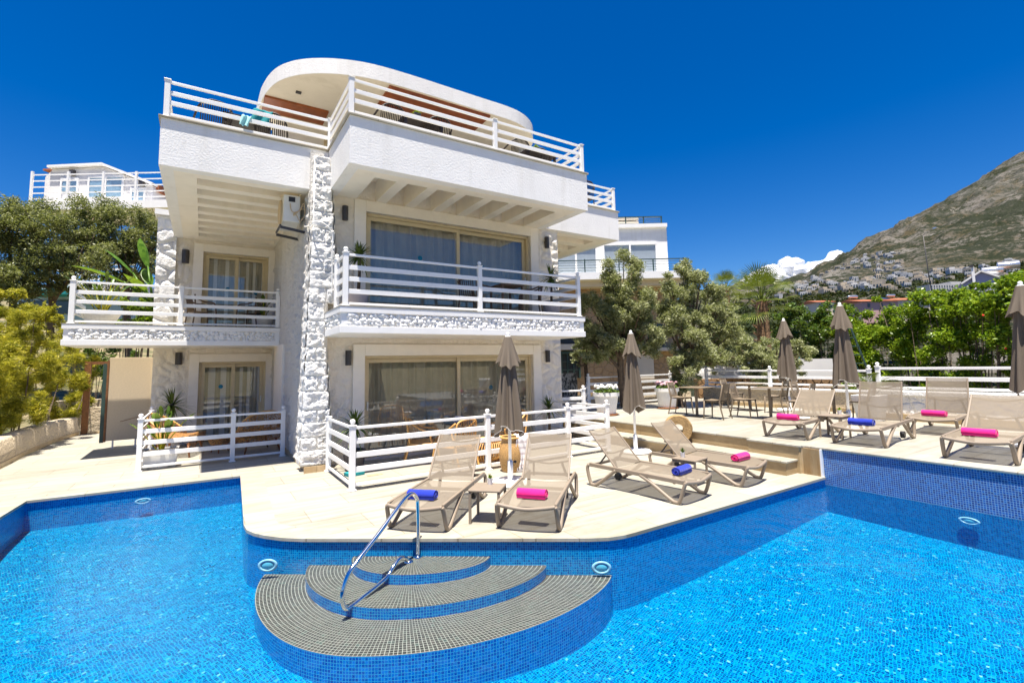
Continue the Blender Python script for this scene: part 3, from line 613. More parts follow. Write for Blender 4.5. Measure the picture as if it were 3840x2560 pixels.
# balcony slab of the right wing
def balcony(name, x0, x1, y0, y1, z1, hgt, left_side=True, right_side=True):
    b = empty(name); b.parent = villa; b.location = (x0-3, y0-10, z1-hgt)
    z0 = z1-hgt; c1 = z1-hgt*.25; c2 = z0+hgt*.25; o = .03
    mb = MB(); mb.box((x0+.015, y0+.015, z0), (x1-.04, y1, z1-.02)); mb.build('slab_core', M['stucco_fine'], b, world=True)
    mb = MB(); mb.box((x0-o, y0-o, c1), (x1+o, y1, z1-.012)); mb.build('slab_cap', M['white_paint'], b, world=True, bevel=.006)
    mb = MB(); mb.box((x0-o-.006, y0-o-.006, z1-.011), (x1+o+.006, y1, z1)); mb.build('slab_tiles', M['travertine_coping'], b, world=True)
    mb = MB(); mb.box((x0-o, y0-o, z0-.004), (x1+o, y1, c2)); mb.build('slab_lip', M['white_paint'], b, world=True, bevel=.006)
    for q0, q1 in (((x0, y0-.004, c2), (x0+.13, y0+.12, c1)), ((x1-.13, y0-.004, c2), (x1, y0+.12, c1)), ((x0-.004, y1-.13, c2), (x0+.1, y1, c1))): mb = MB(); mb.box(q0, q1); mb.build('corner_block', M['white_paint'], b, world=True)
    r = random.Random(int(x0*50)); mb = MB()
    x = x0+.14; H_ = c1-c2
    while x < x1-.15:
        for q in range(3):
            s = r.uniform(.035, .062); mb.lump((x+r.uniform(-.03, .03), y0+.022-r.uniform(0, .015), c2+H_*(.18+.31*q)+r.uniform(-.02, .02)), (s*r.uniform(.9, 1.6), .04, s*1.12), r.random()*60, .3, 8)
        x += r.uniform(.065, .095)
    if left_side:
        y = y0+.15
        while y < y1-.15:
            for q in range(3):
                s = r.uniform(.035, .06); mb.lump((x0+.035-r.uniform(0, .02), y, c2+H_*(.18+.31*q)+r.uniform(-.02, .02)), (.05, s*1.2, s), r.random()*60, .3, 8)
            y += r.uniform(.07, .095)
    mb.build('pebble_facing', M['pebble_white'], b, world=True, smooth=True); return b
balcony('right_balcony', 1.98, 7.46, 8.6, WY, 2.97, .47); balcony('left_balcony', -2.56, 1.66, 13.93, 15.5, 2.97, .47)
BLV = [(.925, .045), (.70, .085), (.49, .085), (.27, .085), (.05, .045)]
def vrail(name, loc, *a, **k):
    g = empty(name); g.parent = villa; g.location = (loc[0]-3, loc[1]-10, loc[2]); rail_run(g, *a, **k); return g
vrail('balcony_railing', (2.08, 8.67, 2.97), [(2.06, 9.35), (2.06, 8.68), (4.75, 8.68), (7.39, 8.68), (7.39, WY-.05)], 2.97, .955, BLV, end=(True, False))
vrail('balcony_railing', (-2.46, 14, 2.97), [(-2.46, 15.4), (-2.46, 14.0), (-.5, 14.0), (1.60, 14.0)], 2.97, .94, BLV, end=(False, True), ball=(1, 3), pw=.095)
# wall lamps
def wlamp(x, z, y, h=.30, wd=.12, parent=villa):
    l = empty('wall_lamp'); l.parent = parent; l.location = (x-3, y-10, z-h/2)
    mb = MB(); mb.lathe([(wd/2-.004, 0), (wd/2, .006), (wd/2, h-.006), (wd/2-.004, h)], (x, y-.085, z-h/2), 20); mb.build('lamp_body', M['lamp_dark'], l, world=True, smooth=False, bevel=0)
    mb = MB(); mb.box((x-.03, y-.04, z-.05), (x+.03, y, z+.05)); mb.build('bracket', M['lamp_dark'], l, world=True)
for x, z in ((2.36, 5.07), (7.53, 5.07), (2.46, 2.09), (7.46, 2.08)): wlamp(x, z, WY)
# roof terrace slabs: fascia boxes, ribbed soffits, thin stone cap
def roof_slab(x0, x1, y0, y1, z0, z1, wall_y, slot_x=None, slot_y=None, caps=('f', 'l')):
    g = empty('roof_terrace_slab'); g.parent = villa; g.location = (x0-3, y0-10, z0)
    t = .28; mb = MB(); mb.box((x0, y0, z0), (x1, y0+.2, z1)).box((x0, y0+.2, z0), (x0+.2, y1, z1)).box((x1-.2, y0+.2, z0), (x1, y1, z1)); mb.build('fascia', M['stucco'], g, world=True)
    mb = MB(); mb.box((x0+.2, y0+.2, z0+.45), (x1-.2, y1, z1-.02)); mb.build('deck', M['stucco_fine'], g, world=True)
    mb = MB(); mb.box((x0-.035, y0-.035, z1), (x1+.035, y1, z1+.035)); mb.build('cap', M['travertine_coping'], g, world=True, bevel=.006)
    zz = z0+.003; mb = MB()
    if slot_x:
        a, b, n, yf, yb, fr = slot_x; p = (b-a+(1-fr)*(b-a)/(n-1+fr)*0)/(n-1+fr)
        mb.box((x0+.2, y0+.2, zz), (a, y1, z0+.45)).box((b, y0+.2, zz), (x1-.2, y1, z0+.45)).box((a, y0+.2, zz), (b, yf, z0+.45))
        for k in range(n-1): mb.box((a+p*(k+fr), yf, zz+.001), (a+p*(k+1), yb, z0+.45))
    if slot_y:
        a, b, n, xf, xb, fr = slot_y; p = (b-a)/(n-1+fr)
        mb.box((x0+.2, y0+.2, zz), (xf, y1, z0+.45)).box((xb, y0+.2, zz), (x1-.2, y1, z0+.45)).box((xf, y0+.2, zz), (xb, a, z0+.45)).box((xf, b, zz), (xb, y1, z0+.45))
        for k in range(n-1): mb.box((xf, a+p*(k+fr), zz+.001), (xb, a+p*(k+1), z0+.45))
    mb.build('soffit', M['stucco_fine'], g, world=True); return g
roof_slab(2.01, 7.45, 8.30, 10.45, 5.43, 6.30, WY, slot_x=(2.59, 6.85, 7, 8.77, WY, .66))
roof_slab(-.77, 2.005, 10.03, 15.5, 5.45, 6.30, 15.5, slot_y=(10.45, 15.1, 8, -.22, 1.58, .62))
roof_slab(7.455, 10.20, 10.05, 15.5, 5.46, 6.30, 15.5, slot_y=(10.5, 14.8, 6, 7.96, 9.62, .6))
mb = MB(); mb.box((2.0, 10.45, 6.0), (7.46, 16, 6.3)); mb.build('terrace_floor', M['travertine'], villa, world=True)
RLV = [(.665, .05), (.47, .075), (.285, .08), (.07, .05)]
vrail('terrace_railing', (0, 10, 6.34), [(-.70, 15.3), (-.70, 10.10), (2.05, 10.10), (2.05, 8.38), (5.0, 8.38), (7.37, 8.38), (7.37, 10.13), (10.1, 10.13), (10.1, 15.3)], 6.335, .69, RLV, ball=False, end=(True, True))
# rounded canopy over the roof terrace
FR = [(.96, 14.4), (.97, 13.2), (1.0, 12.75), (1.07, 12.3), (1.18, 11.9), (1.36, 11.55), (1.62, 11.24), (1.98, 10.97), (2.4, 10.76), (2.85, 10.62), (3.3, 10.555), (4.0, 10.53), (5.0, 10.54), (6.0, 10.55), (6.7, 10.56), (7.15, 10.63), (7.55, 10.80), (7.9, 11.08), (8.15, 11.45), (8.3, 11.9), (8.36, 12.5), (8.36, 14.4)]
fp = [(p.x, p.y) for p in smooth_path([(*q, 0) for q in FR], 3)]
canopy = empty('canopy_roof'); canopy.parent = villa; canopy.location = (1, 4, 8.5)
mb = MB(); mb.prism(fp, 8.5, 8.865); mb.build('canopy_slab', M['stucco'], canopy, world=True)
mb = MB(); mb.prism(offset(fp, .012 if area(fp) < 0 else -.012), 8.494, 8.4995); mb.build('canopy_soffit', M['stucco_fine'], canopy, world=True)
for x0, x1, y0, y1 in ((1.03, 2.5, 12.53, 13.3), (3.47, 6.2, 10.6, 11.55)):
    mb = MB(); mb.box((x0, y0, 8.44), (x1, y1, 8.4935)); mb.build('wood_panel', M['wood_panel'], canopy, world=True)
for x, y in ((1.7, 12.0), (3.05, 11.2)):
    mb = MB(); mb.box((x-.06, y-.05, 8.47), (x+.06, y+.05, 8.4935)); mb.build('spotlight', M['lamp_dark'], canopy, world=True)
mb = MB(); mb.box((1.4, 13.6, 6.3), (8.0, 15.5, 8.49)).box((7.75, 11.6, 6.3), (8.05, 13.6, 8.49)); mb.build('top_storey_wall', M['stucco'], villa, world=True)
vb('terrace_door', M['frame_beige'], (2.6, 13.56, 6.3), (4.2, 13.6, 8.3)); vb('terrace_door_glass', M['dark_glass'], (2.72, 13.54, 6.4), (4.08, 13.558, 8.2))
# left wing rear wall
LY = 15.5
mb = MB(); mb.box((-1.1, LY, 0), (-.1, LY+.3, 6.0)).box((-.1, LY, 2.12), (1.5, LY+.3, 3.0)).box((-.1, LY, 5.13), (1.5, LY+.3, 6.0)).box((1.5, LY, 0), (1.9, LY+.3, 6.0)); mb.build('left_wing_wall', M['stone_warm_bounce'], villa, world=True)
mb = MB()
def pfn(u, v):
    n = mn.fractal(Vector((u*.9, v*3.2, 1.7))*5, .9, 2, 4); d = mn.voronoi(Vector(((-1.13+.42*u)*2.6, (2.97+3*v)*3.1, 4)))[0]; e = min(1, max(0, (d[1]-d[0])/.3)); e = e*e*(3-2*e); return (-1.13+.42*u, LY-.09-.06*e-.014*n, 2.97+3.0*v)
mb.grid(20, 130, pfn); mb.box((-1.12, LY-.09, 2.97), (-.72, LY+.3, 5.97)); mb.build('stone_pier', M['stone_white'], villa, world=True, smooth=True)
vb('pier_cap', M['white_paint'], (-1.2, LY-.22, 5.98), (-.7, LY+.35, 6.12))
door(-.10, 1.50, 2.98, 5.13, LY, .5, 2.97, [(.5, 4.15), (1.2, 4.1)], 1.42, sw=.22); door(-.10, 1.50, .03, 2.12, LY, .5, 0, [(.42, 1.45)], 1.4, sw=.22)
wlamp(-.5, 4.94, LY, .36, .17); wlamp(-.55, 2.22, LY, .32, .16)
# light grey ground floor wing hidden behind, so nothing is open from the side
vb('rear_block', M['stucco'], (-1.1, 15.85, 0), (9.0, 19, 6.2))
# air conditioner under the left soffit
ac = thing('air_conditioner', 'white outdoor air conditioner unit hung on the villa wall under the ribbed soffit', 'air conditioner', (1.66, 10.7, 4.75))
mb = MB(); mb.box((1.24, 10.35, 4.83), (1.55, 11.15, 5.38)); mb.build('casing', M['ac_white'], ac, world=True, bevel=.015)
mb = MB(); mb.lathe([(.25, 0), (.25, .03), (.22, .035)], (0, 0, 0), 24); mb.v = [(1.24-c, 10.72+a, 5.1+b) for a, b, c in mb.v]; mb.build('fan_grille', M['ac_beige'], ac, world=True)
mb = MB(); mb.bar((1.2, 10.42, 4.72), (1.66, 10.42, 4.66), .04, .05); mb.build('bracket', M['lamp_dark'], ac, world=True); mb = MB(); mb.bar((1.2, 11.08, 4.72), (1.66, 11.08, 4.66), .04, .05); mb.bar((1.2, 10.42, 4.76), (1.2, 11.08, 4.76), .03, .03); mb.build('bracket', M['lamp_dark'], ac, world=True)
mb = MB(); mb.box((1.33, 10.34, 5.24), (1.45, 10.349, 5.34)); mb.build('handle_recess', M['black_plastic'], ac, world=True)
mb = MB()
for k in range(3): mb.tube(smooth_path([(1.42, 10.34, 5.02-.03*k), (1.52, 10.3, 5.06), (1.6, 10.28+.02*k, 5.22-.05*k), (1.63, 10.3, 5.0), (1.56, 10.33, 4.86)], 4), .011, 6)
mb.tube(smooth_path([(1.36, 10.34, 5.2), (1.38, 10.31, 5.05), (1.47, 10.30, 4.97), (1.55, 10.28, 4.8)], 4), .008, 6); mb.build('hose', M['ac_beige'], ac, world=True, smooth=True)
mb = MB(); mb.tube(smooth_path([(1.6, 10.2, 4.72), (1.64, 9.9, 4.66), (1.72, 9.66, 4.70), (1.9, 9.64, 4.66), (2.03, 9.68, 4.5), (2.04, 9.68, 4.2), (2.05, 9.68, 3.2)], 5), .012, 6)
tag(mb.build('cable', M['white_paint'], smooth=True), 'white cable running from the air conditioner down the stone pilaster', 'cable')
# ================================================================ furniture
def qbez(P, k=5): return smooth_path(P, k)
# ---- sun lounger: y runs from the foot end to the head end
def make_lounger(back_deg, name='sun_lounger'):
    o = empty(name); tp = M['taupe_resin']; W = .34
    for s in (-1, 1):
        x = s*W
        mb = MB(); mb.bar((x, .02, .295), (x, 1.62, .315), .035, .06); mb.build('side_rail', tp, o, bevel=.01)
        mb = MB(); mb.tube(qbez([(x, .0, .295), (x*1.03, .02, .235), (x*1.05, .09, .045), (x*1.05, .15, .022), (x*1.05, .23, .05), (x*1.02, .50, .20), (x, .70, .29)], 5), .026, 8); mb.build('leg', tp, o, smooth=True)
        mb = MB(); mb.tube(qbez([(x, 1.63, .31), (x*1.03, 1.66, .25), (x*1.05, 1.60, .05), (x*1.05, 1.54, .022), (x*1.05, 1.46, .045), (x*1.02, 1.27, .18), (x, 1.12, .295)], 5), .026, 8); mb.build('leg', tp, o, smooth=True)
    mb = MB(); mb.tube(qbez([(-W, .0, .295), (-W*.6, -.012, .275), (0, -.02, .258), (W*.6, -.012, .275), (W, .0, .295)], 5), .024, 8); mb.build('front_bar', tp, o, smooth=True)
    for q0 in ((1.6, .30), (.9, .27)): mb = MB(); mb.bar((-W, *q0), (W, *q0), .045, .032); mb.build('cross_bar', tp, o)
    mb = MB(); mb.lathe([(.055, -.03), (.055, .03)], (0, 0, 0), 14); mb.v = [(.22+c, 1.50+a, .06+b) for a, b, c in mb.v]; mb.build('wheel', M['black_plastic'], o)
    def seat(u, v):
        y = .0+1.16*v; return (-W+.015+(2*W-.03)*u, y, .318-.018*math.sin(PI*u)*(.3+.7*v)-.03*max(0, 1-v*9))
    mb = MB(); mb.grid(8, 16, seat); mb.build('seat_sling', M['sling'], o, smooth=True)
    b = R(back_deg); cy, sz = math.cos(b), math.sin(b); L = .70; bw = W-.02
    for s in (-1, 1):
        mb = MB(); mb.bar((s*bw, 1.14, .325), (s*bw*.97, 1.14+L*cy, .325+L*sz), .026, .022, (0, -1, .2)); mb.build('back_post', tp, o, bevel=.006)
    def back(u, v):
        k = L*(v*1.0+.005); d = .03*math.sin(PI*u)*(.5+.5*v); x = (-bw+2*bw*u)*(1-.03*v); return (x, 1.14+k*cy+d*sz, .325+k*sz-d*cy)
    mb = MB(); mb.grid(8, 12, back); mb.build('back_sling', M['sling'], o, smooth=True)
    for k in (.40, .90):
        mb = MB(); mb.tube(qbez([(-bw, 1.14+L*k*cy+.01, .325+L*k*sz), (0, 1.14+L*k*cy+.06*sz+.02, .325+L*k*sz-.055), (bw, 1.14+L*k*cy+.01, .325+L*k*sz)], 6), .012, 6); mb.build('back_bar', tp, o, smooth=True)
    a = (1.14+L*.42*cy+.03*sz, .325+L*.42*sz-.03)
    for s in (-1, 1): mb = MB(); mb.bar((s*.2, a[0], a[1]), (s*.24, min(1.52, a[0]+.16), .30), .03, .02); mb.build('back_strut', M['lamp_dark'], o)
    return o
LG = 'taupe sun loungers round the pool'
def head(front, ang):  # heading of the long axis, counted from +Y towards +X
    return -R(ang)
lo_a = make_lounger(53); lo_b = make_lounger(53); lo_c = make_lounger(46); lo_e = make_lounger(44); lo_f = make_lounger(72)
LOUNGERS = {}
def put(o, key, x, y, ang, z, label, copy=True):
    if copy: o = dup(o)
    o.location = (x, y, z); o.rotation_euler.z = -R(ang); tag(o, label, 'sun lounger', LG); LOUNGERS[key] = (x, y, ang, z)
put(lo_a, 'A', 2.10, 5.47, 46, 0, 'taupe sun lounger with the blue towel beside the chrome handrail', False)
put(lo_b, 'B', 3.14, 4.72, 47.5, 0, 'taupe sun lounger with the pink towel beside the white umbrella base', False)
put(lo_c, 'C', 5.74, 4.36, -9, 0, 'taupe sun lounger with the blue towel on the pool deck near the steps', False)
put(lo_c, 'D', 7.20, 4.40, -9, 0, 'taupe sun lounger with the pink towel right beside the terrace steps')
put(lo_e, 'E', 8.86, 4.87, 85, TZ, 'taupe sun lounger with pink towel and white cloth on the terrace corner', False)
put(lo_f, 'F', 8.98, 3.76, 86, TZ, 'taupe sun lounger with the blue towel on the raised terrace', False)
put(lo_f, 'G', 11.2, 3.45, 86, TZ, 'taupe sun lounger with pink towel standing before the white wall')
put(lo_e, 'H', 8.78, 2.25, 87, TZ, 'taupe sun lounger with pink towel at the right edge of the terrace')
def on(key, y, x=0, z=.33):
    X, Y, a, Z = LOUNGERS[key]; a = R(a); return (X+math.sin(a)*y+math.cos(a)*x, Y+math.cos(a)*y-math.sin(a)*x, Z+z)
def make_towel(mat, seed):
    o = empty('rolled_towel'); r = random.Random(seed); L = .175; n = 22; mb = MB()
    def surf(u, v):
        a = -2*PI*v; x = -L+2*L*u; q = .058*(1+.06*mn.noise(Vector((x*9, math.cos(a)*1.5, math.sin(a)*1.5+seed)))); return (x, math.cos(a)*q*1.12, max(-.050, math.sin(a)*q*.95))
    mb.grid(14, n, surf); e = .052
    for s in (-1, 1): mb.add([(s*L*.985, .0, 0)]+[(s*L, math.cos(2*PI*k/n)*e*1.12, max(-.049, math.sin(2*PI*k/n)*e*.95)) for k in range(n)], [(0, 1+k, 1+(k+1) % n) if s > 0 else (0, 1+(k+1) % n, 1+k) for k in range(n)])
    mb.build('roll', mat, o, smooth=True)
    for s in (-1, 1):  # the spiral of the rolled edge
        mb = MB(); mb.tube([(s*(L+.004), math.cos(a)*(.008+.0066*a/1.1)*1.1, math.sin(a)*(.008+.0066*a/1.1)*.92) for a in np.linspace(0, 4.2*PI*.55, 40)], .0055, 5); mb.build('rolled_edge', mat, o, smooth=True)
    mb = MB(); mb.grid(8, 4, lambda u, v: (-L+2*L*u+.004, -.062-.004*v, -.046+.03*v)); mb.build('flap', mat, o, smooth=True); return o
for i, (key, y, c, lab, dx) in enumerate((('A', .22, 'blue', 'rolled blue towel behind the top of the chrome handrail', .0), ('B', .24, 'pink', 'rolled pink towel on the lounger beside the umbrella base', .02), ('C', .26, 'blue', 'rolled blue towel on the lounger right of the front umbrella', .03), ('D', .26, 'pink', 'rolled pink towel on the lounger next to the terrace steps', .04),
        ('E', .22, 'pink', 'rolled pink towel lying beside the folded white cloth', .0), ('F', .22, 'blue', 'rolled blue towel on the terrace lounger', .02), ('G', .25, 'pink', 'rolled pink towel on the lounger before the white wall', .0), ('H', .25, 'pink', 'rolled pink towel on the rightmost lounger', .0))):
    o = make_towel(M['towel_'+c], i*3.1); p = on(key, y, dx, .372); o.location = p; o.rotation_euler.z = -R(LOUNGERS[key][2])+random.uniform(-.12, .12); tag(o, lab, 'towel', 'rolled pool towels')
o = thing('folded_cloth', 'white fringed cloth folded beside the pink towel on the terrace lounger', 'cloth', on('E', .45, .12, .34)); mb = MB(); mb.grid(8, 8, lambda u, v: (-.12+.24*u, -.14+.28*v, .012+.012*mn.noise(Vector((u*4, v*4, 2))))); mb.build('cloth', M['throw_cloth'], o, smooth=True)
# ---- side tables with a succulent each
def make_table(w=.40, h=.40):
    o = empty('side_table'); mb = MB(); mb.box((-w/2, -w/2, h-.028), (w/2, w/2, h)); mb.build('table_top', M['taupe_resin'], o, bevel=.012)
    for sx in (-1, 1):
        for sy in (-1, 1):
            mb = MB(); x, y = sx*(w/2-.022), sy*(w/2-.022); mb.bar((x, y, 0), (x, y, h-.03), .032, .03); mb.build('leg', M['taupe_resin'], o, bevel=.006)
    for s in (-1, 1): mb = MB(); mb.bar((s*(w/2-.022), -w/2+.04, h-.045), (s*(w/2-.022), w/2-.04, h-.045), .02, .03); mb.build('apron', M['taupe_resin'], o)
    return o
def spikes(mb, c, n, L, w, up, seed, curve=.25, tip=.05, nseg=4):
    """rosette of narrow leaves"""
    r = random.Random(seed)
    for i in range(n):
        a = i*2.39996+r.uniform(-.2, .2); e = R(r.uniform(*up)); l = L*r.uniform(.75, 1.1); d = Vector((math.cos(a)*math.cos(e), math.sin(a)*math.cos(e), math.sin(e))); sd = Vector((-math.sin(a), math.cos(a), 0)); P = []
        for k in range(nseg+1):
            t = k/nseg; p = Vector(c)+d*l*t-Vector((0, 0, curve*l*t*t)); ww = w*(1-t)**.7*(.5+1.6*min(t*2.5, .5)) if k < nseg else w*tip; P += [p-sd*ww, p+sd*ww]
        mb.add(P, [(2*k, 2*k+1, 2*k+3, 2*k+2) for k in range(nseg)])
    return mb
def succulent(p, seed, label, pot='pot_white', tall=False):
    o = thing('succulent', label, 'potted plant', p, seed, 'small potted succulents'); mb = MB(); mb.lathe([(.03, 0), (.038, .075), (.033, .075), (.032, .065)], (0, 0, 0), 18); mb.build('pot', M[pot], o, smooth=False)
    mb = MB(); spikes(mb, (0, 0, .065), 26, .085 if tall else .065, .011, (20, 85), seed, .05); mb.build('leaves', M['leaf_yucca' if tall else 'leaf_hedge'], o); return o
tb = make_table(); tb.location = (3.02, 5.38, 0); tb.rotation_euler.z = -R(44); tag(tb, 'taupe side table between the two loungers behind the handrail', 'side table', 'taupe side tables')
for x, y, z, a, lab in ((6.42, 5.02, 0, -9, 'taupe side table between the blue and pink towel loungers by the steps'), (9.72, 4.40, TZ, 86, 'taupe side table standing between two loungers on the terrace'), (9.95, 1.55, TZ, 87, 'taupe side table cut off by the right edge of the terrace')):
    dup(tb, (x, y, z), -R(a), lab)
succulent((3.10, 5.46, .40), 1, 'bright green succulent in white pot on the table behind the handrail'); succulent((6.36, 5.10, .40), 2, 'spiky dark succulent in white pot on the table by the steps', tall=True); succulent((9.9, 4.38, TZ+.40), 3, 'small round succulent in white pot on the raised terrace table')
# ---- closed umbrellas
def make_umbrella(h=2.42, low=.78):
    o = empty('closed_umbrella'); mb = MB(); mb.lathe([(.026, .05), (.026, h-.05)], (0, 0, 0), 14); mb.build('pole', M['white_metal'], o, smooth=True)
    mb = MB(); mb.lathe([(.045, .06), (.045, .36), (.03, .37)], (0, 0, 0), 16); mb.build('base_tube', M['white_metal'], o, smooth=True)
    mb = MB(); mb.lathe([(.32, .01), (.33, .03), (.30, .055), (.06, .075)], (0, 0, 0), 36); mb.build('base', M['white_metal'], o, smooth=True)
    for a in range(3):
        mb = MB(); mb.ball((.25*math.cos(a*2.1+.5), .25*math.sin(a*2.1+.5), .03), .03, 10); mb.build('caster', M['black_plastic'], o)
    mb = MB(); mb.bar((.04, 0, .33), (.1, -.02, .33), .015, .015); mb.ball((.11, -.022, .33), .025, 10); mb.build('clamp_knob', M['black_plastic'], o)
    mb = MB(); mb.lathe([(.05, 0), (.06, .02), (.03, .04)], (0, 0, h-.045), 14); mb.ball((0, 0, h+.02), .032, 12); mb.build('finial', M['umbrella_cap'], o, smooth=True)
    nf = 8; top = h-.03
    def prof(v): return .045+.165*v**.95
    def fab(u, v):
        a = 2*PI*u; z = top-(top-low)*v; f = math.cos(nf*a+.6*math.sin(2*a)+v*.8); r = prof(v)*(1+.24*f*min(1, v*2.2)-.05*math.sin(3*a+v*5)); hem = .10*(math.cos(nf/2*a+.8)*.5+.5)+.09*math.sin(2*a+1); zz = z+max(0, v-.55)/.45*hem*.8; return (r*math.cos(a+.15*v), r*math.sin(a+.15*v), zz)
    mb = MB(); mb.grid(96, 26, fab); mb.build('canopy', M['umbrella_fabric'], o, smooth=True)
    mb = MB(); mb.tube([fab(k/96, 1.0) for k in range(97)], .0025, 4, cap=False); mb.build('hem', M['umbrella_cap'], o, smooth=True)
    def vent(u, v):
        a = 2*PI*u; f = math.cos(nf*a+.6*math.sin(2*a)+v*.5); r = (.045+.125*v)*(1+.2*f*v)+.012; z = top+.01-.44*v-.05*v*(math.cos(nf*a)*.5+.5)-.05*math.sin(a*2)*v; return (r*math.cos(a), r*math.sin(a), z)
    mb = MB(); mb.grid(80, 8, vent); mb.build('vent_cap', M['umbrella_fabric'], o, smooth=True)
    mb = MB()
    for k in range(8): a = k*PI/4; mb.bar((.03*math.cos(a), .03*math.sin(a), top-.2), (.05*math.cos(a), .05*math.sin(a), low+.45), .012, .012)
    mb.build('rib', M['umbrella_cap'], o); return o
UG = 'closed taupe umbrellas'
um = make_umbrella(2.37, .80); um.location = (4.19, 6.72, 0); um.rotation_euler.z = .4; tag(um, 'closed taupe umbrella with a white base between the two front loungers', 'umbrella', UG)
u2 = make_umbrella(2.52, .86)
for k, (x, y, z, rz, lab) in enumerate(((7.72, 7.38, 0, 1.2, 'closed taupe umbrella rising behind the loungers by the terrace steps'), (13.75, 7.33, TZ, 2.2, 'closed taupe umbrella beside the far terrace tables, smallest of all'), (11.05, 4.72, TZ, 3.1, 'closed taupe umbrella behind the two middle terrace loungers'), (10.75, 2.02, TZ, .2, 'closed dark umbrella at the right edge beside the last lounger'))):
    q = u2 if k == 0 else dup(u2); q.location = (x, y, z); q.rotation_euler.z = rz; tag(q, lab, 'umbrella', UG)
# ---- terrace dining chairs and tables
def make_chair():
    o = empty('terrace_chair'); m = M['taupe_chair']
    mb = MB(); mb.grid(8, 8, lambda u, v: (-.22+.44*u*(1)-.0, -.20+.42*v, .45+.012*(2*u-1)**2-.015*math.sin(PI*v)+.012*(v < .05))); mb.build('seat', m, o, smooth=True)
    mb = MB(); mb.box((-.21, -.19, .42), (.21, .21, .437)); mb.build('seat_frame', m, o, bevel=.008)
    mb = MB(); th = .03
    def bp(x, z): t = (z-.45)/.40; return (x*(1-.06*t), -.20-.10*t-.035*(1-(x/.21)**2)*.6, z)
    def plate(x0, x1, z0, z1, nx=4):
        def fn(u, v): return bp(x0+(x1-x0)*u, z0+(z1-z0)*v)
        mb.grid(nx, 3, fn); mb.grid(nx, 3, lambda u, v: tuple(np.array(fn(1-u, v))+np.array((0, .014, 0))))
    plate(-.21, .21, .76, .85, 8); plate(-.21, .21, .455, .52, 8); plate(-.21, -.155, .52, .76, 2); plate(.155, .21, .52, .76, 2)
    for k in range(9): x = -.148+k*.037; plate(x-.0095, x+.0095, .52, .76, 1)
    mb.build('backrest', m, o, smooth=False)
    for s in (-1, 1):
        mb = MB(); mb.tube([(s*.20, .19, .44), (s*.205, .205, .2), (s*.215, .22, 0)], [.022, .018, .013], 8); mb.build('leg', m, o, smooth=True)
        mb = MB(); mb.tube([(s*.19, -.295, .84), (s*.205, -.22, .5), (s*.205, -.20, .42), (s*.21, -.24, .2), (s*.22, -.29, 0)], [.012, .017, .021, .018, .013], 8); mb.build('leg', m, o, smooth=True)
    return o
def make_dtable(w=.70):
    o = empty('dining_table'); m = M['taupe_chair']; mb = MB(); mb.box((-w/2, -w/2, .735), (w/2, w/2, .752)); mb.build('table_top', m, o, bevel=.005)
    mb = MB(); mb.lathe([(.035, .02), (.035, .735)], (0, 0, 0), 14); mb.build('column', m, o); mb = MB(); mb.box((-.22, -.22, 0), (.22, .22, .018)); mb.build('base_plate', m, o, bevel=.004); return o
dt = make_dtable(); TG = 'square taupe dining tables'; CG = 'taupe terrace chairs'
for k, (x, y, rz, lab) in enumerate(((10.78, 8.12, .1, 'square dining table nearest the white flower pots'), (11.55, 6.62, .05, 'square dining table in the middle of the terrace before the far umbrella'), (13.05, 8.05, .1, 'square dining table against the far white wall'), (12.75, 5.75, .0, 'square dining table behind the terrace loungers'))):
    q = dt if k == 0 else dup(dt); q.location = (x, y, TZ); q.rotation_euler.z = rz; tag(q, lab, 'table', TG)
ch = make_chair()
for k, (x, y, face, lab) in enumerate(((11.02, 8.78, 195, 'taupe slatted chair left of the first terrace table'), (10.72, 7.52, 8, 'taupe slatted chair right of the first terrace table, back towards the pool'), (13.35, 8.75, 190, 'taupe slatted chair left of the far wall table'), (11.45, 7.22, 190, 'taupe slatted chair left of the middle terrace table'), (13.0, 7.28, 5, 'taupe slatted chair between the middle table and far umbrella'), (11.75, 6.02, 10, 'taupe slatted chair right of the middle terrace table'), (12.85, 6.42, 185, 'taupe slatted chair left of the table behind the loungers'), (12.55, 5.12, 5, 'taupe slatted chair behind the blue towel lounger'))):
    q = ch if k == 0 else dup(ch); q.location = (x, y, TZ); q.rotation_euler.z = R(face); tag(q, lab, 'chair', CG)
# ---- old millstone on the terrace edge
o = thing('millstone', 'old round millstone with a hole standing on the terrace step behind the lounger', 'millstone', (8.28, 6.72, .23)); mb = MB(); n = 40; r0, r1, th = .10, .28, .10; P = []
for i in range(n):
    a = 2*PI*i/n; q = 1+.03*mn.noise(Vector((math.cos(a)*2, math.sin(a)*2, 1)))
    for r, t in ((r0, -th), (r1*.94, -th), (r1*q, -th*.7), (r1*q, th*.7), (r1*.94, th), (r0, th)): P.append((t, r*math.cos(a), r1+r*math.sin(a)))
mb.add(P, [(i*6+k, ((i+1) % n)*6+k, ((i+1) % n)*6+(k+1) % 6, i*6+(k+1) % 6) for i in range(n) for k in range(6)]); q = mb.build('stone_ring', M['sandstone'], o, smooth=False); o.rotation_euler.z = R(42); 
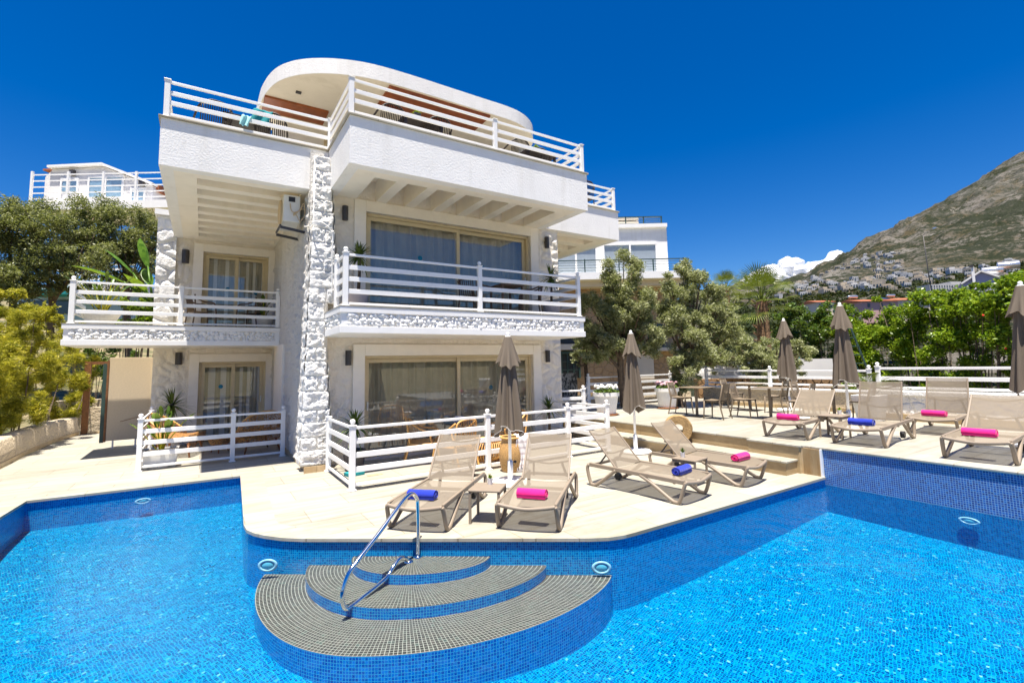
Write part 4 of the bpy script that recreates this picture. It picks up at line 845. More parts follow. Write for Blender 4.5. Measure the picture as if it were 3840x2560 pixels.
# ---- laundry basket with a throw
o = thing('wicker_basket', 'tall round wicker basket beside the front umbrella', 'basket', (4.72, 7.52, 0)); mb = MB()
def bas(u, v): a = 2*PI*u; r = (.175+.045*math.sin(PI*min(v*1.1, 1)))*(1+.018*math.cos(a*28)*math.cos(v*PI*26)); return (r*math.cos(a), r*math.sin(a), .01+.58*v)
mb.grid(112, 52, bas); mb.build('woven_side', M['basket'], o, smooth=True); mb = MB(); mb.tube([(.19*math.cos(a), .19*math.sin(a), .595) for a in np.linspace(0, 2*PI, 33)], .016, 8); mb.build('rim', M['rattan'], o, smooth=True)
o = thing('fringed_throw', 'white striped throw with fringe hanging over the wicker basket', 'throw', (4.87, 7.43, .6), -.35); t = NT('throw_stripes'); sx = t.n('ShaderNodeSeparateXYZ'); t.l(t.obj(), sx.inputs[0])
st = t.mapr(t.math('SINE', t.math('MULTIPLY', sx.outputs[2], 62)), .3, .5); st = t.math('MULTIPLY', st, t.math('LESS_THAN', sx.outputs[2], -.06)); c = t.mix(t.math('MULTIPLY', st, .55), (.78, .75, .74), (.40, .30, .31)); M['throw_stripes'] = t.done(t.pbsdf(c, .9))
def thr(u, v):
    w = .19; s = -.20+.78*v; x = (-.6*w+w*1.25*u)+.02*math.sin(v*9+u*3)
    if s < 0: y = -s*.6-.02; z = .025+.01*math.sin(u*12)
    else: k = min(s, .05)/.05; y = -.02-.13*k-.015*math.sin(u*20+v*3)*min(1, s*6); z = .03-max(0, s-.03)
    return (x, y, z+.008*math.sin(u*17))
mb = MB(); mb.grid(26, 26, thr); mb.build('cloth', M['throw_stripes'], o, smooth=True); mb = MB()
for k in range(24): a = thr(k/23, 1); mb.tube([a, (a[0]+random.uniform(-.01, .01), a[1]+random.uniform(-.01, .01), a[2]-.04), (a[0]+random.uniform(-.015, .015), a[1], a[2]-.08)], .005, 4)
mb.build('fringe', M['throw_cloth'], o)
# ---- rattan furniture of the right patio
def rattan_chair():
    o = empty('rattan_armchair'); m = M['rattan']; T = lambda P, r=.014, k=5: MB().tube(qbez(P, k), r, 7)
    mb = MB()
    for k in range(13): x = -.24+.04*k; mb.tube([(x, -.24, .40), (x, 0, .388), (x, .26, .40)], .011, 5)
    mb.tube(qbez([(-.27, -.25, .40), (-.28, .27, .40), (.28, .27, .40), (.27, -.25, .40), (-.27, -.25, .40)], 3), .016, 6); mb.build('seat', m, o, smooth=True)
    for s in (-1, 1):
        T([(s*.27, -.28, .84), (s*.30, .0, .66), (s*.31, .24, .62), (s*.29, .36, .56), (s*.27, .32, .44), (s*.27, .24, .40)], .018).build('armrest', m, o, smooth=True)
        T([(s*.27, .26, .41), (s*.28, .30, .2), (s*.28, .34, 0)], .019).build('leg', m, o, smooth=True); T([(s*.25, -.25, .41), (s*.26, -.31, .2), (s*.26, -.37, 0)], .019).build('leg', m, o, smooth=True)
    mb = MB(); mb.tube(qbez([(-.26, -.25, .40), (-.27, -.29, .7), (-.20, -.32, .87), (.20, -.32, .87), (.27, -.29, .7), (.26, -.25, .40)], 6), .018, 7); mb.build('back_hoop', m, o, smooth=True)
    mb = MB()
    for k in range(9): x = -.2+.05*k; mb.tube([(x, -.25, .41), (x*1.02, -.285, .65), (x, -.315, .86-.03*(abs(x)/.2)**3)], .009, 5)
    mb.build('back_spindles', m, o, smooth=True); return o
rc = rattan_chair(); RG = 'rattan armchairs on the right patio'
for k, (x, y, f, lab) in enumerate(((3.72, 9.25, 250, 'rattan armchair nearest the stone pilaster, seen from the side'), (4.05, 8.45, 20, 'rattan armchair with its back to the railing behind the blue towel lounger'), (5.62, 9.05, 100, 'rattan armchair behind the front umbrella'))):
    q = rc if k == 0 else dup(rc); q.location = (x, y, 0); q.rotation_euler.z = R(f); tag(q, lab, 'armchair', RG)
o = thing('rattan_table', 'low round drum table of looped rattan on the right patio', 'table', (4.82, 8.62, 0)); mb = MB()
for k in range(46):
    a = 2*PI*k/46; mb.tube([(.22*math.cos(a), .22*math.sin(a), .02), (.36*math.cos(a+.06), .36*math.sin(a+.06), .12), (.40*math.cos(a+.12), .40*math.sin(a+.12), .24), (.33*math.cos(a+.18), .33*math.sin(a+.18), .37), (.22*math.cos(a+.2), .22*math.sin(a+.2), .40)], .010, 5)
mb.build('loops', M['rattan'], o, smooth=True); mb = MB(); mb.lathe([(.30, .395), (.31, .41), (.30, .425)], (0, 0, 0), 32); mb.build('table_top', M['rattan'], o)
o = thing('glass_table', 'small dark table with a white cloth behind the rattan chairs', 'table', (4.65, 9.3, 0)); mb = MB(); mb.lathe([(.42, .70), (.42, .72)], (0, 0, 0), 32); mb.build('table_top', M['dark_glass'], o); mb = MB(); mb.lathe([(.03, .02), (.03, .70)], (0, 0, 0), 10); mb.lathe([(.2, 0), (.2, .02)], (0, 0, 0), 20); mb.build('pedestal', M['lamp_dark'], o)
o = thing('folded_napkins', 'crumpled white cloth on the small table in front of the sliding door', 'cloth', (4.55, 9.25, .722)); mb = MB(); mb.lump((0, 0, .05), (.15, .1, .06), 3, .35, 14); mb.build('cloth', M['throw_cloth'], o, smooth=True)
o = thing('drain_cover', 'small brown drain cover in the patio floor', 'drain cover', (2.62, 8.75, .001)); mb = MB(); mb.box((-.13, -.06, 0), (.13, .06, .006)); mb.build('plate', M['marble_tan'], o)
o = thing('blue_box', 'flat blue box on the floor beside the dark plant pot', 'box', (2.32, 8.95, .001), .2); mb = MB(); mb.box((-.15, -.1, 0), (.15, .1, .06)); mb.build('box', M['teal_cloth'], o, bevel=.01)
# ---- wicker seats of the left patio
def wick():
    t = NT('open_wicker'); p = t.obj(); e = t.vor(p, 26, 'DISTANCE_TO_EDGE'); m = t.mapr(e, .05, .14); f = t.noise(p, 30, 3); c = t.mix(f, (.30, .13, .035), (.60, .31, .10))
    b = t.pbsdf(c, .5, 0, t.bump(t.math('SUBTRACT', 1, m), .6, .02)); tr = t.n('ShaderNodeBsdfTransparent'); mx = t.n('ShaderNodeMixShader'); t.l(t.math('MULTIPLY', m, .62), mx.inputs[0]); t.l(b, mx.inputs[1]); t.l(tr.outputs[0], mx.inputs[2]); M['open_wicker'] = t.done(mx.outputs[0])
wick()
def cocoon(w=.40, name='wicker_lounge_chair'):
    o = empty(name); mb = MB()
    def sh(u, v):
        a = PI*(.0+1.0*u); k = v; r = .36+.10*k-.03*k*k; lean = -.16*k; q = math.sin(a)**.6
        x = -(w)*1.0*math.cos(a)*(.88+.18*math.sin(PI*k)); y = -.02-(r*.72)*q+lean*q; z = .20+(.56*(.38+.62*q))*k; return (x, y, z)
    mb.grid(32, 14, sh); mb.build('backrest', M['open_wicker'], o, smooth=True)
    mb = MB(); mb.grid(14, 8, lambda u, v: ((-w+2*w*u)*.95, -.30+.62*v, .40-.05*math.sin(PI*v)-.06*(v > .93))); mb.build('seat', M['open_wicker'], o, smooth=True)
    mb = MB(); mb.grid(18, 6, lambda u, v: ((-w+2*w*u)*(.95-.1*(1-v)), .32+.02*math.sin(PI*u), .17+.05*math.cos(u*4*PI)*(1-v)+.22*v)); mb.build('front_apron', M['open_wicker'], o, smooth=True)
    mb = MB(); mb.tube([sh(k/32, 1) for k in range(33)], .018, 7); mb.build('rim', M['rattan'], o, smooth=True)
    for sx in (-1, 1):
        for sy, y in ((-1, -.24), (1, .26)): mb = MB(); mb.tube([(sx*.24, y, .24), (sx*.31, y+sy*.06, 0)], [.024, .014], 8); mb.build('leg', M['wood_leg'], o, smooth=True)
    return o
cc = cocoon(); cc.scale = (1.25, 1.2, 1.25); cc.location = (-.42, 13.5, 0); cc.rotation_euler.z = R(-110); tag(cc, 'rounded wicker chair behind the big potted plant on the left patio', 'wicker chair', 'wicker lounge chairs')
c2 = dup(cc, (1.12, 13.0, 0), R(15), 'rounded wicker chair with its back to the railing near the villa wall')
o = thing('wicker_stool', 'low wicker footstool between the two wicker chairs', 'footstool', (.38, 13.4, 0)); mb = MB(); mb.lathe([(.16, .16), (.22, .24), (.24, .34), (.23, .37), (.001, .375)], (0, 0, 0), 28, cap=False); mb.build('seat', M['open_wicker'], o, smooth=True)
for k in range(3): a = k*2.1+.4; mb = MB(); mb.tube([(.13*math.cos(a), .13*math.sin(a), .2), (.2*math.cos(a), .2*math.sin(a), 0)], [.02, .013], 8); mb.build('leg', M['wood_leg'], o, smooth=True)
# ---- balcony armchairs (brown) and roof terrace chairs (dark wicker)
def armchair(mat, name, wide=.27):
    o = empty(name); m = M[mat]; mb = MB(); mb.grid(6, 6, lambda u, v: (-wide+.02+(2*wide-.04)*u, -.22+.46*v, .43-.02*math.sin(PI*v))); mb.build('seat', m, o, smooth=True)
    for s in (-1, 1):
        mb = MB(); mb.tube(qbez([(s*wide, .26, 0), (s*wide, .25, .44), (s*wide, .2, .64), (s*wide, -.05, .67), (s*wide*.98, -.28, .78)], 5), .018, 7); mb.build('armrest', m, o, smooth=True); mb = MB(); mb.tube([(s*wide*.95, -.24, .84), (s*wide*.95, -.22, .43), (s*wide, -.28, 0)], .017, 7); mb.build('leg', m, o, smooth=True)
    mb = MB(); mb.tube(qbez([(-wide, -.02, .66), (-wide*.93, -.25, .76), (0, -.33, .82), (wide*.93, -.25, .76), (wide, -.02, .66)], 6), .018, 7)
    for k in range(7): x = -.18+.06*k; mb.tube([(x, -.22, .43), (x, -.29, .80)], .011, 5)
    mb.build('backrest', m, o, smooth=True); return o
ba = armchair('brown_chair', 'balcony_armchair'); BG = 'brown armchairs on the balconies'
for k, (x, y, f, lab) in enumerate(((5.05, 9.45, -70, 'brown armchair behind the middle post of the right balcony'), (6.55, 9.45, 60, 'brown armchair near the right end of the right balcony'), (-.1, 14.75, -70, 'brown armchair left of the left balcony door'), (1.05, 14.8, 60, 'brown armchair before the left balcony door'))):
    q = ba if k == 0 else dup(ba); q.location = (x, y, 2.97); q.rotation_euler.z = R(f); tag(q, lab, 'armchair', BG)
o = thing('balcony_table', 'small brown table between the armchairs of the right balcony', 'table', (5.85, 9.4, 2.97)); mb = MB(); mb.box((-.3, -.3, .70), (.3, .3, .73)); mb.build('table_top', M['brown_chair'], o)
for sx in (-1, 1):
    for sy in (-1, 1): mb = MB(); mb.bar((sx*.26, sy*.26, 0), (sx*.26, sy*.26, .7), .04, .04); mb.build('leg', M['brown_chair'], o)
def roof_chair():
    o = empty('roof_terrace_chair'); m = M['dark_wicker']; mb = MB()
    for k in range(15): x = -.26+.52*k/14; mb.tube([(x, -.24, .42), (x*1.02, -.30, .66), (x, -.33, .86-.12*(abs(x)/.26)**2.5)], .010, 5)
    mb.tube(qbez([(-.31, .22, .62), (-.31, -.05, .66), (-.28, -.27, .74), (-.14, -.335, .85), (0, -.34, .87), (.14, -.335, .85), (.28, -.27, .74), (.31, -.05, .66), (.31, .22, .62)], 5), .02, 7); mb.build('backrest', m, o, smooth=True)
    mb = MB(); mb.box((-.27, -.24, .38), (.27, .27, .43)); mb.build('seat', m, o, bevel=.02)
    for sx in (-1, 1):
        for y in (-.24, .24): mb = MB(); mb.tube([(sx*.28, y, .62 if y > 0 else .42), (sx*.29, y*1.08, 0)], .018, 7); mb.build('leg', m, o, smooth=True)
    return o
rt = roof_chair()
for k, (x, y, f, lab) in enumerate(((.0, 11.15, 10, 'dark wicker chair left of the teal towels on the roof terrace'), (1.05, 11.1, -8, 'dark wicker chair right of the teal towels on the roof terrace'), (3.05, 9.5, 8, 'dark wicker chair on the roof terrace left of its first plant'), (4.15, 9.5, -8, 'dark wicker chair on the roof terrace right of its first plant'), (6.15, 9.45, 5, 'dark wicker chair on the roof terrace near the right corner'), (7.0, 9.6, -40, 'dark wicker chair beside the right corner plant of the roof terrace'), (9.35, 10.7, 0, 'dark wicker chair behind the far right roof railing'))):
    q = rt if k == 0 else dup(rt); q.location = (x, y, 6.335); q.rotation_euler.z = R(f); tag(q, lab, 'chair', 'dark wicker chairs on the roof terrace')
def roof_table(x, y, lab, first=None):
    o = thing('roof_terrace_table', lab, 'table', (x, y, 6.335), 0, 'dark tables on the roof terrace'); mb = MB(); mb.box((-.45, -.4, .70), (.45, .4, .74)); mb.build('table_top', M['dark_wicker'], o)
    for sx in (-1, 1):
        for sy in (-1, 1): mb = MB(); mb.bar((sx*.4, sy*.35, 0), (sx*.4, sy*.35, .7), .05, .05); mb.build('leg', M['dark_wicker'], o)
roof_table(3.75, 9.55, 'dark table under the first roof terrace plant'); roof_table(6.85, 9.6, 'dark table under the right roof terrace plant'); roof_table(.6, 11.3, 'dark table behind the teal towels on the roof terrace')
for x, y, sd, lab in ((3.62, 9.28, 11, 'green plant in a grey pot on the first roof terrace table'), (6.75, 9.35, 12, 'green plant in a dark pot near the right end of the roof terrace')):
    o = thing('roof_plant', lab, 'potted plant', (x, y, 7.075), 0, 'potted plants on the roof terrace'); mb = MB(); mb.box((-.07, -.07, 0), (.07, .07, .13)); mb.build('pot', M['lamp_dark'], o); mb = MB(); spikes(mb, (0, 0, .12), 60, .13, .012, (5, 85), sd, .2); mb.build('leaves', M['leaf_hedge'], o)
for nm, mat, (x, y, z), wd, h, lab in (('draped_towel', 'teal_cloth', (.83, 10.42, 6.98), .36, .30, 'teal towel draped on the back of a roof terrace chair'), ('draped_towel', 'aqua_cloth', (.52, 10.07, 6.62), .17, .22, 'pale aqua towel hung over the lower roof terrace rail')):
    o = thing(nm, lab, 'towel', (x, y, z-.2)); mb = MB()
    mb.grid(10, 14, lambda u, v: (-wd/2+wd*u*(1-.15*v)+.02*math.sin(v*5), .05-.11*min(1, max(0, v-.35)/.15)+.02*math.sin(u*9+v*4), .22+.05*math.sin(PI*min(1, v*1.3))-max(0, v-.45)*h*1.5+.012*math.sin(u*13))); mb.build('cloth', M[mat], o, smooth=True)
# ---- potted plants of the villa
def pot_lathe(o, mat, r0, r1, h, z=0, n=26): mb = MB(); mb.lathe([(r0, 0), (r1, h-.03), (r1+.012, h-.03), (r1+.012, h), (r1-.02, h), (r1-.03, h-.05)], (0, 0, z), n); mb.build('pot', M[mat], o); mb = MB(); mb.lathe([(r1-.035, h-.05), (.001, h-.04)], (0, 0, z), 18, cap=False); mb.build('soil', M['soil'], o)
def yucca(p, label, pot, stem, L, n, seed, r=(.15, .19, .34)):
    o = thing('potted_yucca', label, 'potted plant', p, seed, 'potted yuccas of the villa'); pot_lathe(o, pot, *r); mb = MB(); mb.tube([(0, 0, r[2]-.05), (.02, .01, r[2]+stem*.5), (0, .0, r[2]+stem)], [.035, .03, .035], 8); mb.build('stem', M['trunk'], o, smooth=True)
    mb = MB(); spikes(mb, (0, 0, r[2]+stem-.05), n, L, .019, (-35, 82), seed, .28, .05, 5); mb.build('leaves', M['leaf_yucca'], o)
yucca((2.42, 9.35, 0), 'yucca in a dark pot at the left end of the right patio', 'pot_dark', .48, .50, 70, 3, (.16, .2, .38)); yucca((7.05, 9.5, 0), 'yucca in a dark bowl at the right end of the right patio', 'pot_dark', .66, .44, 56, 4, (.14, .2, .22))
yucca((2.5, 9.5, 2.97), 'yucca at the left end of the right balcony', 'pot_lilac', .74, .44, 76, 5, (.15, .2, .40)); yucca((7.1, 9.35, 2.97), 'yucca at the right end of the right balcony', 'pot_lilac', .68, .48, 64, 6, (.17, .22, .38)); yucca((-.62, 14.8, 0), 'yucca against the wall behind the wicker chair', 'pot_white', .55, .62, 80, 7, (.2, .26, .55))
def paddle(mb, base, az, el, L, w, stalk, seed, droop=.35):
    d = Vector((math.cos(az)*math.cos(el), math.sin(az)*math.cos(el), math.sin(el))); sd = Vector((-math.sin(az), math.cos(az), 0)); b = Vector(base); P = []
    for k in range(8):
        t = k/7; p = b+d*(stalk+L*t)-Vector((0, 0, droop*L*t*t)); ww = w*math.sin(PI*min(1, .06+t*.96))**.7*(1-.2*t); up = sd.cross(d).normalized(); P += [p-sd*ww+up*ww*.35, p, p+sd*ww+up*ww*.35]
    mb.add(P, [(3*k+j, 3*k+j+1, 3*k+j+4, 3*k+j+3) for k in range(7) for j in (0, 1)]); return b+d*stalk
def strelitzia(p, label, pot, n, Lr, seed, potspec, sl=(.45, .75), w=.09, tray=False, box=False):
    o = thing('potted_strelitzia', label, 'potted plant', p, 0, 'large potted strelitzias'); r = random.Random(seed)
    if box: mb = MB(); a, b, h = potspec; mb.add([(-a*.85, -b*.85, 0), (a*.85, -b*.85, 0), (a*.85, b*.85, 0), (-a*.85, b*.85, 0), (-a, -b, h), (a, -b, h), (a, b, h), (-a, b, h)], [(3,2,1,0),(0,1,5,4),(1,2,6,5),(2,3,7,6),(3,0,4,7)]); mb.build('pot', M[pot], o, bevel=.02); mb = MB(); mb.box((-a*.93, -b*.93, h-.06), (a*.93, b*.93, h-.03)); mb.build('soil', M['soil'], o); ph = h
    else: pot_lathe(o, pot, *potspec); ph = potspec[2]
    if tray: mb = MB(); mb.lathe([(.24, 0), (.27, .035), (.25, .035)], (0, 0, .0), 24); mb.build('saucer', M['pot_white'], o)
    lv, st = MB(), MB()
    for i in range(n):
        az = i*2.4+r.uniform(-.3, .3); el = R(r.uniform(52, 86)); s = r.uniform(*sl); b = (r.uniform(-.05, .05), r.uniform(-.05, .05), ph-.05); e = paddle(lv, b, az, el, r.uniform(*Lr), w*r.uniform(.7, 1.1), s, seed); st.tube([b, e], [.013, .009], 5)
    lv.build('leaves', M['leaf_green'], o, smooth=True); st.build('stalks', M['leaf_bamboo'], o); return o
strelitzia((-.66, 12.2, .0), 'big leafy plant in a white trough behind the left railing post', 'pot_white', 16, (.26, .42), 3, (.30, .2, .36), (.25, .75), .062, tray=True, box=True); strelitzia((-2.05, 14.6, 2.97), 'strelitzia in a white bowl on the left balcony', 'pot_white', 20, (.30, .5), 5, (.22, .36, .30), (.35, .85), .045)
strelitzia((1.32, 14.7, 2.97), 'small leafy plant in a white bowl beside the left balcony door', 'pot_white', 9, (.28, .38), 8, (.2, .28, .34), (.15, .5), .07)
# ---- terrace walls, fences, flower pots
def fence(label, pts, z0, n_levels, hgt=.95, **k): return railing(label, pts, z0, hgt, n_levels, **k)
o = thing('low_terrace_wall', 'low white rough wall behind the terrace tables', 'wall', (14.3, 8, TZ)); mb = MB(); mb.box((14.25, 5.5, TZ-.4), (14.55, 10.45, TZ+.52)); mb.build('wall', M['garden_wall'], o, world=True); mb = MB(); mb.box((14.2, 5.45, TZ+.521), (14.6, 10.5, TZ+.58)); mb.build('coping', M['white_paint'], o, world=True, bevel=.01); mb = MB(); mb.box((14.225, 5.5, TZ), (14.25, 10.45, TZ+.10)); mb.build('skirting', M['travertine_riser'], o, world=True)
o = thing('low_terrace_wall', 'low white wall behind the last terrace loungers', 'wall', (13.3, 2, TZ)); mb = MB(); mb.box((13.3, -4, TZ-.4), (13.6, 5.15, TZ+.55)); mb.build('wall', M['wall_stone'], o, world=True); mb = MB(); mb.box((13.25, -4, TZ+.551), (13.65, 5.2, TZ+.66)); mb.build('coping', M['stone_white'], o, world=True, bevel=.02); mb = MB(); mb.box((13.27, -4, TZ), (13.3, 5.15, TZ+.14)); mb.build('skirting', M['travertine_riser'], o, world=True)
FL = [(1.045, .05), (.86, .085), (.67, .06)]
def topfence(label, pts, z0, base, lv, hgt): return railing(label, pts, z0, hgt, lv)
topfence('white fence on the low wall behind the terrace tables', [(14.4, 10.4), (14.4, 8.2), (14.4, 5.6)], TZ+.58, 0, [(.50, .05), (.305, .075), (.11, .05)], .54)
topfence('white fence on the low wall in front of the green hedge', [(13.45, 5.05), (13.45, 1.45), (13.45, -2.5)], TZ+.66, 0, [(.50, .055), (.27, .085), (.06, .055)], .54)
topfence('white fence along the back of the terrace beside the flower pots', [(10.3, 11.75), (12.2, 11.75), (14.2, 11.75)], TZ, 0, LV, .985)
topfence('white fence between the villa corner and the terrace fence', [(7.95, 10.3), (8.62, 10.05), (10.2, 11.68)], .2, 0, LV[:4], .985)
o = thing('garden_kerb', 'white rough garden kerb below the terrace back fence', 'wall', (12, 11.95, .3)); mb = MB(); mb.box((8.6, 11.9, -.5), (15.5, 12.2, TZ+.28)); mb.build('kerb', M['garden_wall'], o, world=True)
o = thing('wooden_slat_screen', 'dark patterned screen beside the villa corner', 'screen', (9.3, 12.4, 0)); t = NT('screen_pattern'); p = t.obj(); f = t.noise(t.vmath('MULTIPLY', p, (9, 9, 5)), 1.6, 5, .7); M['screen_pattern'] = t.done(t.pbsdf(t.mix(t.mapr(f, .45, .55), (.05, .05, .045), (.5, .48, .44)), .7)); mb = MB(); mb.box((8.5, 13.0, -.3), (10.9, 13.05, 1.55)); mb.build('screen', M['screen_pattern'], o, world=True)
def flowerpot(x, y, seed, label, r=.34, h=.62):
    o = thing('flower_pot', label, 'flower pot', (x, y, TZ), seed, 'white flower pots'); mb = MB(); n = 48; pr = [(r*.72, .05), (r*.95, h-.10), (r*1.06, h-.10), (r*1.06, h), (r*.98, h), (r*.9, h-.07)]; mb.lathe(pr, (0, 0, 0), n); mb.v = [(a*(1+.025*math.cos(24*math.atan2(b, a))*(c < h-.11)), b*(1+.025*math.cos(24*math.atan2(b, a))*(c < h-.11)), c) for a, b, c in mb.v]; mb.build('pot', M['pot_white'], o)
    mb = MB(); mb.lathe([(r*.8, 0), (r*.95, .03), (r*.9, .04)], (0, 0, 0), 28); mb.build('saucer', M['wood_leg'], o); mb = MB(); q = random.Random(seed)
    for k in range(3): a = k*2.1; mb.ball((r*.75*math.cos(a), r*.75*math.sin(a), .03), .03, 8)
    mb.build('caster', M['black_plastic'], o); lf, fl = MB(), MB()
    for k in range(160):
        a, rr = q.uniform(0, 2*PI), r*math.sqrt(q.random()); c = Vector((rr*math.cos(a), rr*math.sin(a), h+q.uniform(-.02, .14)*(1.2-rr/r))); spikes(lf, c, 3, .07, .028, (-10, 60), k+seed)
    lf.build('leaves', M['leaf_green'], o)
    for k in range(34): a, rr = q.uniform(0, 2*PI), r*.95*math.sqrt(q.random()); fl.lump((rr*math.cos(a), rr*math.sin(a), h+.10+q.uniform(0, .09)), (.04, .04, .03), k+seed, .35, 8)
    fl.build('blossoms', M['pink_petal' if seed % 2 else 'white_petal'], o)
flowerpot(9.35, 9.95, 2, 'fluted white pot with white flowers beside the front umbrella'); flowerpot(11.95, 10.05, 5, 'fluted white pot with pale pink flowers beside the terrace chairs')
# ================================================================ vegetation
def leaf_quads(C, size, aspect, seed, up=.35, curl=0):
    """one rhombic leaf of two triangles-as-quad per centre, random direction"""
    g = np.random.default_rng(seed); n = len(C); d = g.normal(size=(n, 3)); d[:, 2] = d[:, 2]*.6+up*g.random(n); d /= np.linalg.norm(d, axis=1)[:, None]
    e = g.normal(size=(n, 3)); e -= (e*d).sum(1)[:, None]*d; e /= np.linalg.norm(e, axis=1)[:, None]; L = size*(.6+.8*g.random(n))[:, None]; Wd = L*aspect
    nn = np.cross(d, e); V = np.stack([C-d*L*.5, C+e*Wd*.5+nn*L*.06, C+d*L*.5, C-e*Wd*.5+nn*L*.06], 1).reshape(-1, 3)
    return V, np.arange(4*n).reshape(n, 4)
def blob_points(blobs, n, seed, gap=.35, gsc=1.2, shell=.3, fuzz=.17):
    g = np.random.default_rng(seed); vol = np.array([r[0]*r[1]+r[1]*r[2]+r[0]*r[2] for _, r in blobs]); k = g.choice(len(blobs), int(n*2.2), p=vol/vol.sum())
    d = g.normal(size=(len(k), 3)); d /= np.linalg.norm(d, axis=1)[:, None]; rad = (1-(1-shell)*g.random(len(k))**1.3)*(1+fuzz*g.normal(size=len(k)))
    P = np.array([b[0] for b in blobs])[k]+d*rad[:, None]*np.array([b[1] for b in blobs])[k]
    f = np.array([mn.noise(Vector(p)*gsc+Vector((seed, 0, 0)))+.5*mn.noise(Vector(p)*gsc*2.7) for p in P]); keep = f > np.quantile(f, gap); P = P[keep]
    return P[:n]
def pb(px, py, r, d, sq=1., sz=1.):
    c = at(px, py, d=d); k = r*d/1109; return (c, (k*sq, k*sq, k*sz))
def sub_blobs(blobs, m, seed, f=.36):
    """break big blobs into clumps near their surface"""
    g = np.random.default_rng(seed); out = []
    for c, r in blobs:
        for _ in range(m):
            d = g.normal(size=3); d /= np.linalg.norm(d); q = g.uniform(.55, 1.0); s = f*g.uniform(.6, 1.15)
            out.append((np.array(c)+d*np.array(r)*q, (r[0]*s, r[1]*s, r[2]*s*.8)))
    return out
def tree(name, label, cat, base, trunk, blobs, mat, n, size, aspect, seed, group, gap=.3, m=26, tr=.14, limb=True, core=None, up=.3):
    o = thing(name, label, cat, base, 0, group); B = np.array(base); bl = sub_blobs(blobs, m, seed) if m else blobs
    P = blob_points(bl, n, seed, gap, 2.4); V, Fq = leaf_quads(P-B, size, aspect, seed, up); npmesh('crown', V, Fq, mat, o)
    mb = MB(); top = [np.array(q)-B for q in trunk]; pth = smooth_path([Vector((0, 0, -.4))]+[Vector(q) for q in top], 5); k = len(pth)
    mb.tube([tuple(q) for q in pth], [tr*(1-.55*i/k) for i in range(k)], 9)
    if limb:
        g = random.Random(seed)
        for c, r in blobs:
            e = np.array(c)-B; s = np.array(pth[int(k*g.uniform(.45, .95))])
            mid = (s+e)/2+np.array([g.uniform(-.25, .25), g.uniform(-.25, .25), -.12]); mb.tube([tuple(q) for q in smooth_path([s, mid, e], 5)], [tr*.5*(1-.75*i/10) for i in range(11)], 6)
        for c, r in bl[::2]:
            e = np.array(c)-B; s = np.array(pth[-1])*.4+e*.6+np.array([0, 0, -.3]); mb.tube([tuple(s), tuple((s+e)/2+np.array([.05, .03, .05])), tuple(e)], [tr*.16, tr*.12, tr*.05], 5)
    mb.build('trunk', M['trunk'], o, smooth=True); return o
OG = 'olive trees behind the terrace fence'
def gp(px, d, z): c = at(px, 836, d=d); return (c[0], c[1], z)
tree('olive_tree', 'tall grey green olive tree nearest the villa, before the tan stone house', 'tree', gp(1440, 15.5, -.5), [at(1425, 850, d=15.5), at(1435, 770, d=15.5)], [pb(1425, 640, 48, 15.5, 1, 1.15), pb(1375, 720, 52, 15.5, 1, 1.1), pb(1455, 700, 52, 15.3, 1, 1.2), pb(1365, 790, 40, 15.2), pb(1425, 770, 58, 15.4), pb(1480, 775, 40, 15.2, 1, 1.2)], M['leaf_olive'], 74000, .075, .36, 1, OG, gap=.12)
tree('olive_tree', 'tall grey green olive tree with a forked trunk in the middle of the row', 'tree', gp(1570, 15.5, -.4), [at(1550, 860, d=15.5), at(1580, 790, d=15.5)], [pb(1560, 650, 50, 16, 1, 1.05), pb(1610, 690, 52, 16, 1, 1.1), pb(1555, 730, 46, 15.5, 1, 1.1), pb(1590, 790, 54, 15.2, 1, 1), pb(1650, 745, 46, 15.8), pb(1640, 815, 40, 15.5), pb(1575, 850, 40, 15)], M['leaf_olive'], 76000, .075, .36, 2, OG, gap=.12)
tree('olive_tree', 'lower grey green olive tree beside the palm', 'tree', gp(1745, 16.5, -.4), [at(1740, 850, d=16.5), at(1745, 800, d=16.5)], [pb(1690, 800, 36, 18), pb(1730, 815, 42, 16.5), pb(1785, 805, 48, 16.5, 1.1, .8), pb(1835, 820, 38, 16.5), pb(1750, 845, 40, 16)], M['leaf_olive'], 46000, .075, .36, 3, OG, gap=.36)
tree('olive_tree', 'small olive tree beside the barred window of the tan house', 'tree', gp(1355, 17, -.4), [at(1345, 840, d=17), at(1350, 800, d=17)], [pb(1345, 775, 34, 17), pb(1335, 815, 26, 17), pb(1370, 805, 30, 17)], M['leaf_olive'], 7000, .085, .38, 4, OG, gap=.35, tr=.09)
tree('olive_tree', 'far olive tree filling the gap between the tall olives and the palm', 'tree', gp(1675, 21, -.4), [at(1675, 800, d=21), at(1675, 740, d=21)], [pb(1655, 705, 36, 21), pb(1650, 760, 44, 21), pb(1685, 800, 36, 20.5), pb(1655, 830, 40, 20)], M['leaf_olive'], 18000, .09, .38, 5, OG, gap=.3)
